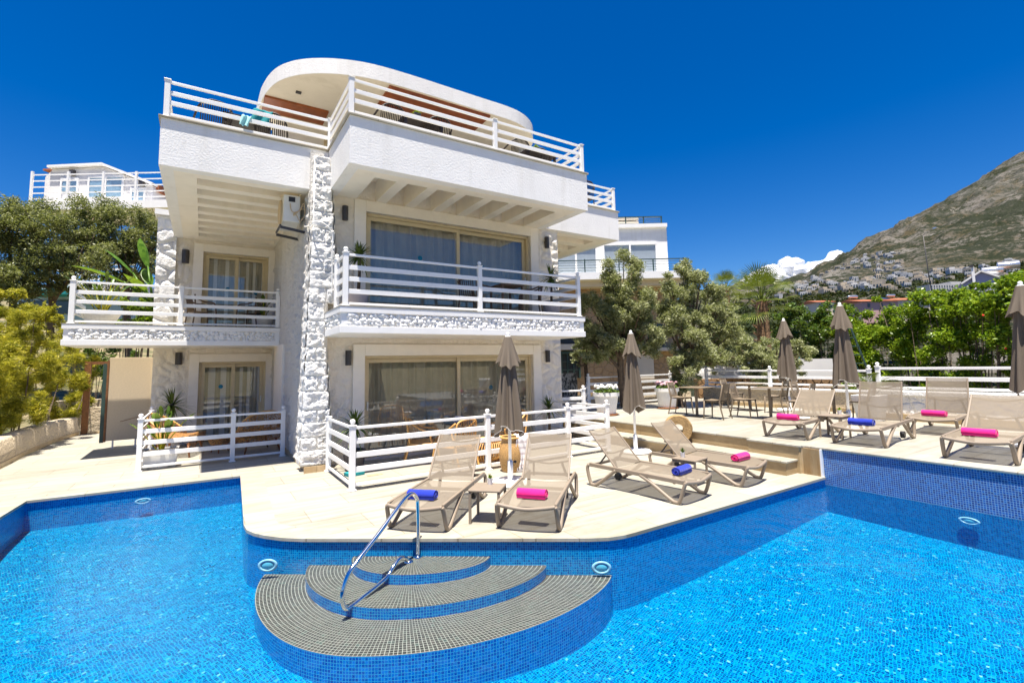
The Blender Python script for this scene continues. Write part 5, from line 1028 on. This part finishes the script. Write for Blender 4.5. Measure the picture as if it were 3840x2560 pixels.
# low bushes and wild plants under the olives
def bush(name, label, base, blobs, mat, n, size, aspect, seed, group=None, gap=.25, m=10, cat='shrub', up=.3, shell=.4):
    o = thing(name, label, cat, base, 0, group); B = np.array(base); bl = sub_blobs(blobs, m, seed) if m else blobs; P = blob_points(bl, n, seed, gap, 1.8, shell); V, Fq = leaf_quads(P-B, size, aspect, seed, up); npmesh('foliage', V, Fq, mat, o)
    mb = MB(); g = random.Random(seed)
    for c, r in (bl[::3] if cat != 'hedge' or mat == M['leaf_hedge'] else bl[::9]):
        e = np.array(c)-B; b = np.array([e[0]*.75+g.uniform(-.1, .1), e[1]*.75, -.3]); mb.tube([tuple(b), tuple((b+e)/2+np.array([g.uniform(-.1, .1), g.uniform(-.1, .1), 0])), tuple(e)], [.022, .016, .007], 5)
    mb.build('stems', M['trunk'], o); return o
bush('garden_shrub', 'green ground plants with white flowers beyond the villa corner fence', gp(1300, 13.2, .2), [pb(1285, 985, 16, 13), pb(1310, 960, 14, 13.2), pb(1345, 990, 14, 13), pb(1260, 1000, 12, 13)], M['leaf_green'], 3500, .05, .5, 21)
bush('garden_shrub', 'pale dry shrub behind the terrace back fence', gp(1560, 15, 0), [pb(1560, 885, 26, 15), pb(1535, 900, 18, 15)], M['leaf_olive'], 4000, .07, .4, 22)
# hedge on the right: climbers on a trellis of stems
def hpb(px, py, r, sz=1.): return pb(px, py, r, 24-(px-1790)/560*9.5, 1.0, sz)
bush('dark_hedge', 'dark glossy green shrub between the palm and the climbing hedge', gp(1880, 22, -1), [hpb(1830, 740, 50), hpb(1880, 720, 42), hpb(1840, 800, 50), hpb(1900, 790, 55), hpb(1930, 730, 45), hpb(1960, 850, 50), hpb(1880, 850, 40)], M['leaf_green'], 24000, .13, .5, 23, gap=.2, m=12)
bush('climbing_hedge', 'tall bright green climbing hedge behind the right fence', gp(2150, 16, -1), [hpb(x, y, 58) for x, y in ((1990, 740), (2030, 800), (1990, 860), (2070, 745), (2110, 800), (2060, 870), (2130, 880), (2150, 745), (2190, 800), (2200, 870), (2230, 735), (2260, 800), (2280, 870), (2300, 720), (2340, 790), (2350, 860), (2390, 700), (2420, 790), (2420, 870), (1960, 790), (2330, 690), (2230, 705), (2150, 712), (2280, 690), (2360, 670))], M['leaf_hedge'], 90000, .11, .5, 24, gap=.16, m=11)
bush('climbing_shoots', 'loose green shoots standing above the climbing hedge', gp(2250, 16, 2), [hpb(2215, 672, 12), hpb(2240, 655, 10), hpb(2190, 690, 14), hpb(2330, 650, 18), hpb(2345, 630, 16), hpb(2270, 680, 14), hpb(2130, 700, 14), hpb(2015, 690, 12), hpb(2300, 665, 10)], M['leaf_hedge'], 2200, .12, .5, 25, gap=.1, m=6)
o = thing('hedge_flowers', 'few red and pink blossoms in the climbing hedge', 'flowers', gp(2150, 15.5, 1)); mb = MB()
for x, y in ((2258, 724), (2310, 800)): c = at(x, y, d=24-(x-1790)/560*9.5-1.05)-np.array(gp(2150, 15.5, 1)); mb.lump(c, (.03, .03, .03), x, .3, 8)
mb.build('blossoms', M['red_flower'], o)
# palms
def palm(label, base, h, nf, L, seed, tr=.22):
    o = thing('fan_palm', label, 'palm tree', base, 0, 'fan palms beyond the terrace'); r = random.Random(seed); mb = MB(); mb.tube([(0, 0, -.5), (.03, 0, h*.5), (0, 0, h)], [tr*1.1, tr, tr*.9], 12)
    for k in range(70): a, z = r.uniform(0, 2*PI), h*r.uniform(.25, 1.0); mb.tube([(tr*.9*math.cos(a), tr*.9*math.sin(a), z), (tr*1.5*math.cos(a), tr*1.5*math.sin(a), z+.12)], [.03, .012], 4)
    mb.build('trunk', M['palm_trunk'], o); lf, st = MB(), MB()
    for i in range(nf):
        az = i*2.39996; el = R(86-115*((i+.5)/nf)**1.3); d = Vector((math.cos(az)*math.cos(el), math.sin(az)*math.cos(el), math.sin(el))); s = L*r.uniform(.45, .6); e = Vector((0, 0, h))+d*s+Vector((0, 0, -.06*L)); st.tube([(0, 0, h-.1), tuple(Vector((0, 0, h))+d*s*.5), tuple(e)], [.025, .018, .012], 5)
        sd = Vector((-math.sin(az), math.cos(az), 0)); nb = 24
        for k in range(nb):
            t = R(-78+156*k/(nb-1)); q = (d*math.cos(t)+sd*math.sin(t)).normalized(); ll = L*.62*(.7+.3*math.cos(t)); w = .015; s2 = (sd*math.cos(t)-d*math.sin(t)).normalized(); m = e+q*ll*.6; tip = e+q*ll-Vector((0, 0, .14*ll*r.uniform(.5, 1.3))); lf.add([e, m-s2*w, tip, m+s2*w], [(0, 1, 2, 3)])
    lf.build('fronds', M['leaf_palm'], o); st.build('stalks', M['leaf_palm'], o); return o
c = at(1748, 692, d=18.6); palm('fan palm with a brown shaggy trunk rising above the olives', (c[0], c[1], c[2]-3.2), 3.2, 26, 1.5, 5, .24)
c = at(1668, 662, d=40); palm('small distant fan palm top behind the olives', (c[0], c[1], c[2]-4), 4, 26, 1.6, 6)
# feathery palm in a pot next to the fence post
o = thing('potted_palm', 'small feathery palm in a square white pot between the terrace walls', 'potted plant', (12.75, 5.0, TZ)); mb = MB(); mb.add([(-.2, -.2, 0), (.2, -.2, 0), (.2, .2, 0), (-.2, .2, 0), (-.27, -.27, .58), (.27, -.27, .58), (.27, .27, .58), (-.27, .27, .58)], [(3,2,1,0),(0,1,5,4),(1,2,6,5),(2,3,7,6),(3,0,4,7),(4,5,6,7)]); mb.build('pot', M['pot_white'], o, bevel=.01); mb = MB()
for i in range(16):
    az = i*2.4; el = R(random.uniform(35, 80)); d = Vector((math.cos(az)*math.cos(el), math.sin(az)*math.cos(el), math.sin(el))); sd = Vector((-math.sin(az), math.cos(az), 0))
    for k in range(14):
        t = .25+.75*k/13; p = Vector((0, 0, .58))+d*.95*t-Vector((0, 0, .42*t*t))
        for s in (-1, 1): q = (sd*s+d*.7).normalized(); e = p+q*.20*(1.15-t*.7)-Vector((0, 0, .05)); w = d*.008; mb.add([p-w, p+w, e], [(0, 1, 2)])
mb.build('fronds', M['leaf_palm'], o)
# left: trees on the slope, bamboo hedge
LGp = 'trees on the slope left of the villa'
tree('slope_tree', 'dense dark olive tree with a bent double trunk above the bamboo hedge', 'tree', gp(120, 21, 2.0), [at(118, 705, d=21), at(150, 660, d=21)], [pb(130, 520, 78, 21, 1, .95), pb(60, 560, 75, 21), pb(190, 570, 70, 20.5), pb(110, 620, 60, 20.5), pb(215, 500, 55, 22), pb(60, 640, 50, 20), pb(165, 640, 44, 21)], M['leaf_dark'], 52000, .10, .42, 31, LGp, gap=.3, m=28, tr=.16)
tree('slope_tree', 'dark olive tree close to the stone pier and banana plant', 'tree', gp(300, 23, 2.0), [at(290, 690, d=23), at(300, 630, d=23)], [pb(300, 530, 72, 23), pb(255, 560, 66, 22.5), pb(350, 555, 60, 24), pb(270, 620, 50, 22.5), pb(330, 620, 45, 23)], M['leaf_dark'], 48000, .10, .42, 32, LGp, gap=.3, m=28, tr=.17)
tree('slope_tree', 'dark olive tree cut off by the left edge of the picture', 'tree', gp(10, 20, 1.6), [at(30, 700, d=20), at(20, 640, d=20)], [pb(10, 520, 62, 20.5), pb(-50, 560, 90, 20), pb(20, 620, 65, 19.5), pb(5, 680, 40, 19)], M['leaf_dark'], 44000, .10, .42, 33, LGp, gap=.3, m=28, tr=.17)
bush('bamboo_hedge', 'yellow green feathery bamboo hedge behind the curved garden wall', (-4.4, 16, 0), [pb(-70, 800, 90, 10.6, 1, 1.5), pb(-10, 770, 60, 11.6, 1, 1.2), pb(0, 880, 75, 11.4, 1, 1.5), pb(45, 760, 48, 12.6, 1, 1.2), pb(50, 850, 62, 12.4, 1, 1.4), pb(55, 930, 52, 12.2, 1, 1.2), pb(95, 800, 50, 13.4, 1, 1.3), pb(100, 890, 52, 13.4, 1, 1.4), pb(140, 840, 48, 14.8, 1, 1.3), pb(140, 915, 46, 14.8, 1, 1.2), pb(180, 850, 40, 16.2, 1, 1.2), pb(185, 920, 34, 16.2, 1, 1.2), pb(-40, 960, 60, 10.9), pb(10, 960, 40, 11.6)], M['leaf_bamboo'], 110000, .13, .10, 41, None, .12, 9, 'hedge', -.2, .15)
bush('background_shrub', 'dark green shrubs with white light gaps behind the brown gate post', gp(225, 19, 0), [pb(225, 870, 46, 19), pb(215, 930, 40, 19), pb(255, 835, 46, 20), pb(290, 830, 40, 21), pb(180, 790, 44, 18)], M['leaf_green'], 9000, .10, .5, 42, None, .4, 10)
bush('background_shrub', 'bright green shrub seen through the left balcony railing', gp(310, 19, 2), [pb(320, 690, 40, 19), pb(345, 720, 36, 18.5), pb(290, 720, 36, 19), pb(335, 750, 26, 18.5)], M['leaf_hedge'], 7000, .10, .5, 43, None, .25, 10)
bush('background_shrub', 'bushy ivy bank between the trees and the bamboo hedge', gp(150, 17, 1), [pb(60, 740, 44, 15), pb(130, 740, 44, 16), pb(200, 770, 44, 17), pb(20, 700, 40, 15)], M['leaf_bamboo'], 9000, .11, .3, 44, None, .3, 10)
c = at(352, 700, d=17.5); o = thing('banana_plant', 'banana plant with broad split leaves beside the stone pier', 'banana plant', c); lv = MB(); st = MB()
for az, el, s, L in ((2.3, 74, 1.0, 1.5), (2.9, 55, .9, 1.4), (3.4, 32, .8, 1.5), (2.0, 60, .5, 1.1), (3.6, 50, .3, 1.0), (.5, 70, .9, 1.3), (4.2, 35, .4, 1.1)):
    e = paddle(lv, (0, 0, .2), az, R(el), L*1.1, .21, s*1.3, 1, .30); st.tube([(0, 0, 0), tuple(e)], [.05, .03], 6)
lv.build('leaves', M['leaf_banana'], o, smooth=True); st.build('stalks', M['leaf_banana'], o, smooth=True)
# ================================================================ left side: garden wall, gate, partition, houses
WP = [(-3.42, 9), (-3.42, 14), (-3.46, 16), (-3.39, 18.4), (-3.16, 19.9)]; pth = smooth_path([(*q, 0) for q in WP], 6); o = thing('garden_wall', 'low curved rough white garden wall in front of the bamboo', 'wall', (-3.4, 15, 0)); mb = MB(); n = len(pth)
L0 = [(p.x, p.y) for p in pth]; Rr = [(p.x-.32, p.y) for p in pth]
for i in range(n-1): (ax, ay), (bx, by), (cx, cy), (dx, dy) = L0[i], L0[i+1], Rr[i+1], Rr[i]; k = len(mb.v); h = .56; mb.add([(ax, ay, .09), (bx, by, .09), (bx-.03, by, h-.05), (ax-.03, ay, h-.05), (ax-.09, ay, h), (bx-.09, by, h), (cx, cy, h), (dx, dy, h)], [(1, 0, 3, 2), (2, 3, 4, 5), (5, 4, 7, 6)])
mb.build('wall', M['garden_wall'], o, world=True, smooth=True); mb = MB()
for i in range(n-1): (ax, ay), (bx, by) = L0[i], L0[i+1]; mb.add([(ax+.015, ay, 0), (bx+.015, by, 0), (bx+.015, by, .1), (ax+.015, ay, .1), (ax-.05, ay, .1), (bx-.05, by, .1)], [(1, 0, 3, 2), (2, 3, 4, 5)])
mb.build('skirting', M['travertine_riser'], o, world=True)
o = thing('gate_frame', 'weathered brown wooden gate frame at the end of the garden wall', 'gate', (-3.05, 20.1, 0)); mb = MB(); mb.box((-3.14, 20.1, 0), (-2.98, 20.2, 2.25)); mb.build('post', M['brown_wood'], o, world=True); mb = MB(); mb.box((-2.98, 20.12, 2.15), (-1.6, 20.19, 2.25)); mb.build('lintel', M['brown_wood'], o, world=True)
mb = MB(); mb.box((-3.0, 20.1, 0), (-1.6, 20.2, .05)); mb.build('threshold', M['marble_tan'], o, world=True)
o = thing('garden_wall', 'rough white wall behind the brown gate frame', 'wall', (-2, 21.5, 0)); mb = MB(); mb.box((-3.6, 21.2, -.2), (1.0, 21.6, .75)); mb.build('wall', M['garden_wall'], o, world=True)
o = thing('planter_box', 'white planter box behind the gate', 'planter', (-3, 23, .3)); mb = MB(); mb.box((-4.6, 22.6, .1), (-1.2, 23.1, .95)); mb.build('box', M['garden_wall'], o, world=True)
o = thing('folding_partition', 'tall beige partition panel under the left balcony', 'partition', (-1.5, 15.8, 0)); mb = MB(); mb.box((-1.99, 15.80, .2), (-1.02, 15.85, 2.27)); mb.build('panel', M['panel_beige'], o, world=True, bevel=.006)
mb = MB(); mb.box((-2.035, 15.79, .18), (-1.992, 15.87, 2.2)); mb.build('edge_strip', M['brown_wood'], o, world=True); mb = MB(); mb.box((-2.12, 15.86, .16), (-2.04, 15.93, 2.12)); mb.build('side_leaf', M['steel_green'], o, world=True)
for x in (-1.85, -1.4): mb = MB(); mb.tube([(x, 15.83, 0), (x, 15.83, .2)], .02, 8); mb.build('foot', M['white_metal'], o, world=True)
mb = MB(); mb.tube(smooth_path([(-1.72, 15.796, .66), (-1.6, 15.796, .69), (-1.3, 15.796, .77)], 5), .006, 5); mb.build('scratch', M['brown_wood'], o, world=True)
# frames that face the camera: lateral axis to the right, depth axis away
LA = np.array([math.cos(YAW), -math.sin(YAW)]); DA = np.array([math.sin(YAW), math.cos(YAW)])
def lat(px, D, py=800): d = ray(px, py); return float(d[:2] @ LA/(d[:2] @ DA)*D)
def hz(px, py, D): d = ray(px, py); return 1.9+float(d[2]/(d[:2] @ DA)*D)
def frame(name, label, cat, px, py, D, group=None, rot=0):
    l, z = lat(px, D), hz(px, py, D); p = DA*D+LA*l; return thing(name, label, cat, (p[0], p[1], z), -YAW+rot, group)
class Fr:
    """boxes given by picture columns / rows at a depth, stored in the frame of a house"""
    def __init__(s, o, px, py, D): s.o = o; s.l0 = lat(px, D); s.z0 = hz(px, py, D); s.D0 = D
    def box(s, mb, x0, x1, y0, y1, D, dep):
        xm = (x0+x1)/2; mb.box((lat(x0, D)-s.l0, D-s.D0, hz(xm, y1, D)-s.z0), (lat(x1, D)-s.l0, D-s.D0+dep, hz(xm, y0, D)-s.z0)); return mb
    def pane(s, x0, x1, y0, y1, D, parent):
        xm = (x0+x1)/2; a, b, c, d = lat(x0, D)-s.l0, lat(x1, D)-s.l0, hz(xm, y1, D)-s.z0, hz(xm, y0, D)-s.z0; mb = MB(); mb.add([(a, D-s.D0, c), (b, D-s.D0, c), (b, D-s.D0, d), (a, D-s.D0, d)], [(0, 1, 2, 3)]); return mb.build('pane', M['far_glass'], parent)
    def part(s, name, mat, *bx, parent=None, bevel=0):
        mb = MB()
        for b in bx: s.box(mb, *b)
        return mb.build(name, M[mat], parent or s.o, bevel=bevel)
o = frame('neighbour_house', 'white flat roofed neighbour house on a tan stone base behind the olives', 'house', 1430, 860, 30); f = Fr(o, 1430, 860, 30)
f.part('upper_storey', 'stucco', (1270, 1545, 523, 640, 30, 9)); f.part('roof_cap', 'white_paint', (1262, 1547, 515, 523, 29.8, 9.3)); f.part('stone_base', 'stone_tan', (1262, 1560, 655, 905, 30.1, 9)); f.part('plaster_band', 'house_cream', (1262, 1585, 640, 657, 29.2, 9)); f.part('balcony_slab', 'white_paint', (1262, 1588, 624, 640, 28.6, 4))
for a, b, c0 in ((1284, 1376, 570), (1397, 1517, 562)):
    w_ = f.part('window', 'white_paint', (a-4, b+4, c0-6, c0, 29.9, .2), (a-4, a, c0, 626, 29.9, .2), (b, b+4, c0, 626, 29.9, .2), ((a+b)/2-2, (a+b)/2+2, c0, 626, 29.9, .2)); f.pane(a, b, c0, 626, 29.95, w_); f.part('curtain', 'curtain_light', (a, b, c0, 626, 29.985, .01), parent=w_)
def darkrail(f, name, x0, x1, y0, y1, D, posts, n):
    g = f.part(name, 'steel_green', (x0, x1, y0, y0+2.2, D, .06)); k = (y1-y0)/(n+1)
    for i in range(n): f.part('bar', 'steel_green', (x0, x1, y0+k*(i+1), y0+k*(i+1)+.8, D, .03), parent=g)
    for x in posts: f.part('post', 'steel_green', (x-1.2, x+1.2, y0, y1, D, .06), parent=g)
darkrail(f, 'balcony_railing', 1284, 1588, 595, 625, 28.7, (1287, 1350, 1430, 1510, 1586), 4); darkrail(f, 'roof_railing', 1418, 1536, 497, 516, 30.0, (1420, 1450, 1492, 1534), 4)
f.part('rolled_awning', 'house_cream', (1424, 1480, 500, 505, 31, .6), (1424, 1480, 508, 514, 31, .6)); g = f.part('lower_window', 'steel_green', (1288, 1332, 806, 812, 29.8, .3), (1288, 1291, 812, 868, 29.8, .3), (1329, 1332, 812, 868, 29.8, .3), (1302, 1304, 812, 868, 29.8, .1), (1316, 1318, 812, 868, 29.8, .1), (1291, 1329, 829, 831, 29.8, .1), (1291, 1329, 848, 850, 29.8, .1)); f.part('pane', 'dark_glass', (1288, 1332, 808, 868, 30.05, .02), parent=g); f.part('ledge', 'house_cream', (1262, 1345, 790, 803, 29.6, .5)); f.part('lower_window', 'dark_glass', (1288, 1320, 772, 788, 30.0, .1)); f.part('lower_window', 'steel_green', (1490, 1525, 745, 795, 30.0, .1)); f.part('ledge', 'house_cream', (1440, 1560, 798, 806, 29.6, .5)); f.part('lower_wall', 'house_cream', (1440, 1500, 806, 870, 29.9, .3))
o = frame('pool_wall_panel', 'grey wall with white wave shapes and a teal rim behind the olives', 'wall', 1700, 870, 20); f = Fr(o, 1700, 870, 20); f.part('wall', 'house_white', (1615, 1910, 826, 872, 20, .3)); f.part('teal_rim', 'teal_cloth', (1612, 1835, 819, 826, 19.9, .5)); mb = MB(); g = random.Random(3)
for x in np.linspace(1622, 1790, 20): q = .25+.2*g.random(); mb.lump((lat(x, 19.95)-f.l0, -.02, hz(x, 868, 20)-f.z0+q*.4), (q*1.2, .04, q), x, .2, 12)
mb.build('wave_shapes', M['white_paint'], o); f.part('grey_field', 'ac_white', (1615, 1835, 830, 870, 19.99, .01))
o = frame('stone_retaining_wall', 'brown rubble stone wall below the grey panel', 'wall', 1750, 905, 18.5); f = Fr(o, 1750, 905, 18.5); f.part('wall', 'stone_brown', (1600, 1925, 868, 925, 18.5, .5))
o = frame('metal_ladder', 'blue grey metal frame leaning beside the climbing hedge', 'ladder', 1975, 880, 17); f = Fr(o, 1975, 880, 17); mb = MB()
for x in (0, .35): mb.bar((x, 0, 0), (x-.75, .1, 2.6), .05, .05)
for k in range(8): mb.bar((-.09*k, .01, .3*k+.1), (.35-.09*k, .01, .3*k+.1), .03, .03)
mb.build('frame', M['steel_green'], o)
# gabled white house on the hill, left
D = 46; o = frame('hill_house', 'white gabled house with a long white railing high on the left hill', 'house', 200, 470, D); f = Fr(o, 200, 470, D)
def P3(px, py, dd=0): return (lat(px, D)-f.l0, dd, hz(px, py, D)-f.z0)
mb = MB(); A_ = [P3(75, 470), P3(332, 478), P3(332, 428), P3(215, 384), P3(92, 390), P3(75, 408)]; mb.add(A_+[(x, y+7, z) for x, y, z in A_], [(0, 1, 2, 3, 4, 5), tuple(range(6, 12))[::-1]]+[(i, 6+i, 6+(i+1) % 6, (i+1) % 6) for i in range(6)]); mb.build('wall', M['house_white'], o)
mb = MB()
for a, b in ((P3(86, 386, -.3), P3(216, 380, -.3)), (P3(214, 380, -.3), P3(336, 425, -.3))): mb.bar((a[0], 3.2, a[2]), (b[0], 3.2, b[2]), 7.2, .22)
mb.build('roof', M['white_paint'], o); f.part('tile_edge', 'roof_tile', (68, 90, 388, 392, D+.4, 6)); f.part('tile_edge', 'roof_tile', (330, 346, 424, 440, D+.4, 6))
for a, b, c0, c1 in ((180, 257, 408, 452), (115, 150, 413, 440), (282, 310, 436, 460)):
    g = f.part('window', 'white_paint', (a-4, b+4, c0-5, c0, D-.15, .2), (a-4, a, c0, c1, D-.15, .2), (b, b+4, c0, c1, D-.15, .2), ((a+b)/2-1.5, (a+b)/2+1.5, c0, c1, D-.15, .2)); f.pane(a, b, c0, c1, D-.1, g); f.part('curtain', 'pale_blue', (a, b, c0, c1, D-.06, .03), parent=g)
for x, y in ((135, 395), (302, 420)): f.part('wall_lamp', 'lamp_dark', (x-5, x+5, y-5, y+6, D-.35, .3))
f.part('terrace_slab', 'white_paint', (40, 372, 462, 480, D-2.2, 3))
g = f.part('railing', 'white_metal', *[(40, 372, y, y+2.4, D-2.1, .06) for y in (398, 412, 426, 440, 453)])
for x in (42, 128, 212, 290, 368): f.part('post', 'white_metal', (x-2.5, x+2.5, 394, 466, D-2.15, .15), parent=g)
o = frame('blue_pool_house', 'pale blue building with white slats half hidden behind the left trees', 'house', 120, 720, 27); f = Fr(o, 120, 720, 27); f.part('wall', 'pale_blue', (20, 300, 672, 735, 27, 3)); f.part('fascia', 'white_paint', (20, 300, 655, 672, 26.5, 3.5)); f.part('awning', 'teal_cloth', (30, 170, 664, 676, 25.6, 1)); f.part('slats', 'white_metal', *[(110, 300, y, y+4, 26.6, .1) for y in (606, 617, 628, 639, 650)]); f.part('dark_opening', 'dark_glass', (40, 160, 690, 722, 26.9, .05))
# mid distance on the right: tiled roofs, lilac house, white hotel, street lamp
MG = 'houses just beyond the hedge'
def cottage(label, px, y0, y1, w, D, wall, roofy, group=MG, tank=True, rot=0):
    o = frame('cottage', label, 'house', px, y1, D, group, rot); f = Fr(o, px, y1, D); b = f.part('wall', wall, (px-w, px+w, y0, y1+25, D, 8)); x0, x1 = lat(px-w, D)-f.l0-.4, lat(px+w, D)-f.l0+.4; zr, zt = hz(px, y0, D)-f.z0, hz(px, roofy, D)-f.z0
    mb = MB(); mb.add([(x0, -.4, zr), (x1, -.4, zr), (x1, 8.4, zr), (x0, 8.4, zr), (x0, 4, zt), (x1, 4, zt)], [(0, 1, 5, 4), (3, 4, 5, 2), (0, 4, 3), (1, 2, 5), (0, 3, 2, 1)]); r = mb.build('roof', M['roof_tile'], o)
    for k in (-.6, .1, .6): f.part('window', 'dark_glass', (px+w*k-3, px+w*k+3, y0+5, y0+14, D-.05, .1))
    if tank:
        mb = MB(); mb.lathe([(.30, -.9), (.32, -.85), (.32, .85), (.30, .9)], (0, 0, 0), 14); mb.v = [(c+.6*x0, 4+a, zt+.65+b) for a, b, c in mb.v]; mb.build('water_tank', M['tank_metal'], o, smooth=True); mb = MB(); mb.add([(x1*.1, .6, zr+.5), (x1*.7, .6, zr+.5), (x1*.7, 3.2, zt+.3), (x1*.1, 3.2, zt+.3)], [(0, 1, 2, 3)]); mb.build('solar_panel', M['solar_panel'], o)
    return o
cottage('low pink house with an orange tiled roof and roof tank above the hedge', 2030, 691, 716, 42, 95, 'house_pink', 682); cottage('cream house with an orange tiled roof behind the street lamp', 2112, 688, 712, 34, 110, 'house_cream', 679); cottage('white cottage with an orange roof left of the tiled row', 1905, 693, 715, 20, 130, 'house_cream', 686, tank=False)
D = 60; o = frame('lilac_house', 'lilac gabled house with a white chimney pole and roof tanks at the right', 'house', 2270, 690, D, None, -.68); f = Fr(o, 2270, 690, D); mb = MB(); A_ = [(lat(x, D)-f.l0, 0, hz(x, y, D)-f.z0) for x, y in ((2236, 700), (2312, 700), (2312, 647), (2272, 624), (2236, 650))]; mb.add(A_+[(x, y+8, z) for x, y, z in A_], [(0, 1, 2, 3, 4), (9, 8, 7, 6, 5)]+[(i, 5+i, 5+(i+1) % 5, (i+1) % 5) for i in range(5)]); mb.build('wall', M['house_lilac'], o)
mb = MB()
for a, b in ((A_[4], A_[3]), (A_[3], A_[2])): mb.bar((a[0], 4, a[2]+.1), (b[0], 4, b[2]+.1), 8.6, .2)
mb.build('roof', M['house_white'], o); f.part('tile_patch', 'roof_tile', (2296, 2312, 640, 644, D+1, 1)); f.part('window', 'dark_glass', (2250, 2264, 655, 662, D-.05, .1)); f.part('chimney', 'white_paint', (2263, 2268, 610, 662, D-.4, .3)); f.part('chimney_cap', 'lamp_dark', (2262, 2269, 606, 611, D-.5, .4))
for x, y in ((2297, 617), (2325, 608)): mb = MB(); mb.lathe([(.5, -1), (.52, -.95), (.52, .95), (.5, 1)], (0, 0, 0), 16); mb.v = [(c+lat(x, D)-f.l0, 3+a, hz(x, y, D)-f.z0+b) for a, b, c in mb.v]; mb.build('water_tank', M['tank_metal'], o, smooth=True)
f.part('solar_panel', 'solar_panel', (2318, 2350, 622, 634, D+2, 1.5))
o = frame('hotel_block', 'long white hotel block with rows of windows at the foot of the mountain', 'hotel', 2190, 668, 420); f = Fr(o, 2190, 668, 420); f.part('wall', 'town_white', (2150, 2226, 652, 685, 420, 14), (2200, 2224, 646, 653, 421, 12)); f.part('window_row', 'dark_glass', *[(x, x+2.2, y, y+4, 419.8, .3) for x in range(2154, 2224, 6) for y in (655, 662)])
o = frame('street_lamp', 'tall thin street lamp with a long arm above the hedge', 'street lamp', 2155, 700, 75); f = Fr(o, 2155, 700, 75); mb = MB(); q = lambda x, y: (lat(x, 75)-f.l0, 0, hz(x, y, 75)-f.z0); mb.tube([q(2156, 720), q(2150, 620), q(2147, 540)], [.07, .06, .04], 8); mb.tube([q(2147, 540), q(2158, 531), q(2172, 524)], .035, 6); mb.build('pole', M['lamp_dark'], o, smooth=True); mb = MB(); mb.bar(q(2169, 525), q(2178, 522), .3, .15); mb.build('lamp_head', M['tank_metal'], o)
# town on the mountain foot: every house its own object, six shared shapes
hm = []
for k in range(6):
    r = random.Random(k+40); mb, gl, nb = MB(), [], r.choice((1, 2, 2, 3)); w_, d_, h_ = r.uniform(9, 15), r.uniform(8, 11), r.uniform(5.5, 9)
    mb.box((-w_/2, 0, -6), (w_/2, d_, h_)); 
    if nb > 1: mb.box((-w_/2+r.uniform(0, 3), 3, h_), (w_/2-r.uniform(1, 4), d_, h_+3))
    if nb > 2: mb.box((w_/2, 1, -6), (w_/2+r.uniform(4, 7), d_-1, h_-2.6))
    nf = len(mb.f)
    for fl in range(2):
        x = -w_/2+1.2
        while x < w_/2-2: mb.box((x, -.12, .9+3*fl), (x+1.7, -.02, 2.9+3*fl)); x += r.uniform(2.6, 3.6)
    mb.box((-w_/2-.4, -1.6, 3.05), (w_/2+.4, 0, 3.3)) if k % 2 else None
    n2 = len(mb.f); hm.append((mb, nf, n2))
protos = []
for mb, nf, n2 in hm:
    for wall in ('town_white', 'town_cream'):
        o = mb.build('town_house', (M[wall], M['dark_glass'])); o.data.polygons.foreach_set('material_index', [1 if i >= nf and i < nf+6*((n2-nf)//6) and not (len(hm) and i >= n2) else 0 for i in range(len(o.data.polygons))]); protos.append(o.data); bpy.data.objects.remove(o)
r = random.Random(12); placed = []; k = 0; tries = 0
while k < 240 and tries < 9000:
    tries += 1; px = r.triangular(1785, 2230, 1960) if r.random() < .8 else r.uniform(1785, 2352); d = ray(px, 700); az = math.atan2(d[0], d[1]); rr = r.uniform(560, 1500) if px < 2080 else r.uniform(520, 1000)
    if any(abs(az-a)*rr < 15 and abs(rr-b) < 20 for a, b in placed): continue
    x, y = rr*math.sin(az), rr*math.cos(az); z = mtn_at(rr, az); el = (z-1.9)/rr
    if el < .108 or el > .158+.015*r.random() or mn.noise(Vector((x*.006, y*.006, 4))) < -.28: continue
    placed.append((az, rr)); o = bpy.data.objects.new('town_house', protos[r.randrange(8) if r.random() < .8 else r.randrange(12)]); COL.objects.link(o); o.location = (x, y, z); o.rotation_euler.z = -az+r.uniform(-.7, .7); s = r.uniform(.6, 1.0); o.scale = (s, s, s*r.uniform(.8, 1.1)); tag(o, 'small pale flat roofed house in the distant town on the mountainside', 'house', 'houses of the distant mountainside town'); k += 1
P = []; g = np.random.default_rng(5)
for i in range(1500):
    px = g.uniform(1640, 2400); d = ray(px, 700); az = math.atan2(d[0], d[1]); rr = g.uniform(260, 1050); P.append((rr*math.sin(az), rr*math.cos(az), mtn_at(rr, az)+g.uniform(.5, 1.5), g.uniform(2.2, 4.5)))
V, Fq = [], []
for i, (x, y, z, s) in enumerate(P):
    Q = np.array([[x, y, z]])+g.normal(size=(26, 3))*np.array([s, s, s*.7])*.55; v, f_ = leaf_quads(Q, s*.75, .8, i); Fq.append(f_+4*26*i); V.append(v)
o = npmesh('mountain_bushes', np.concatenate(V), np.concatenate(Fq), M['leaf_far']); tag(o, 'dark green bushes scattered among the distant houses', 'bushes', None, 'stuff')
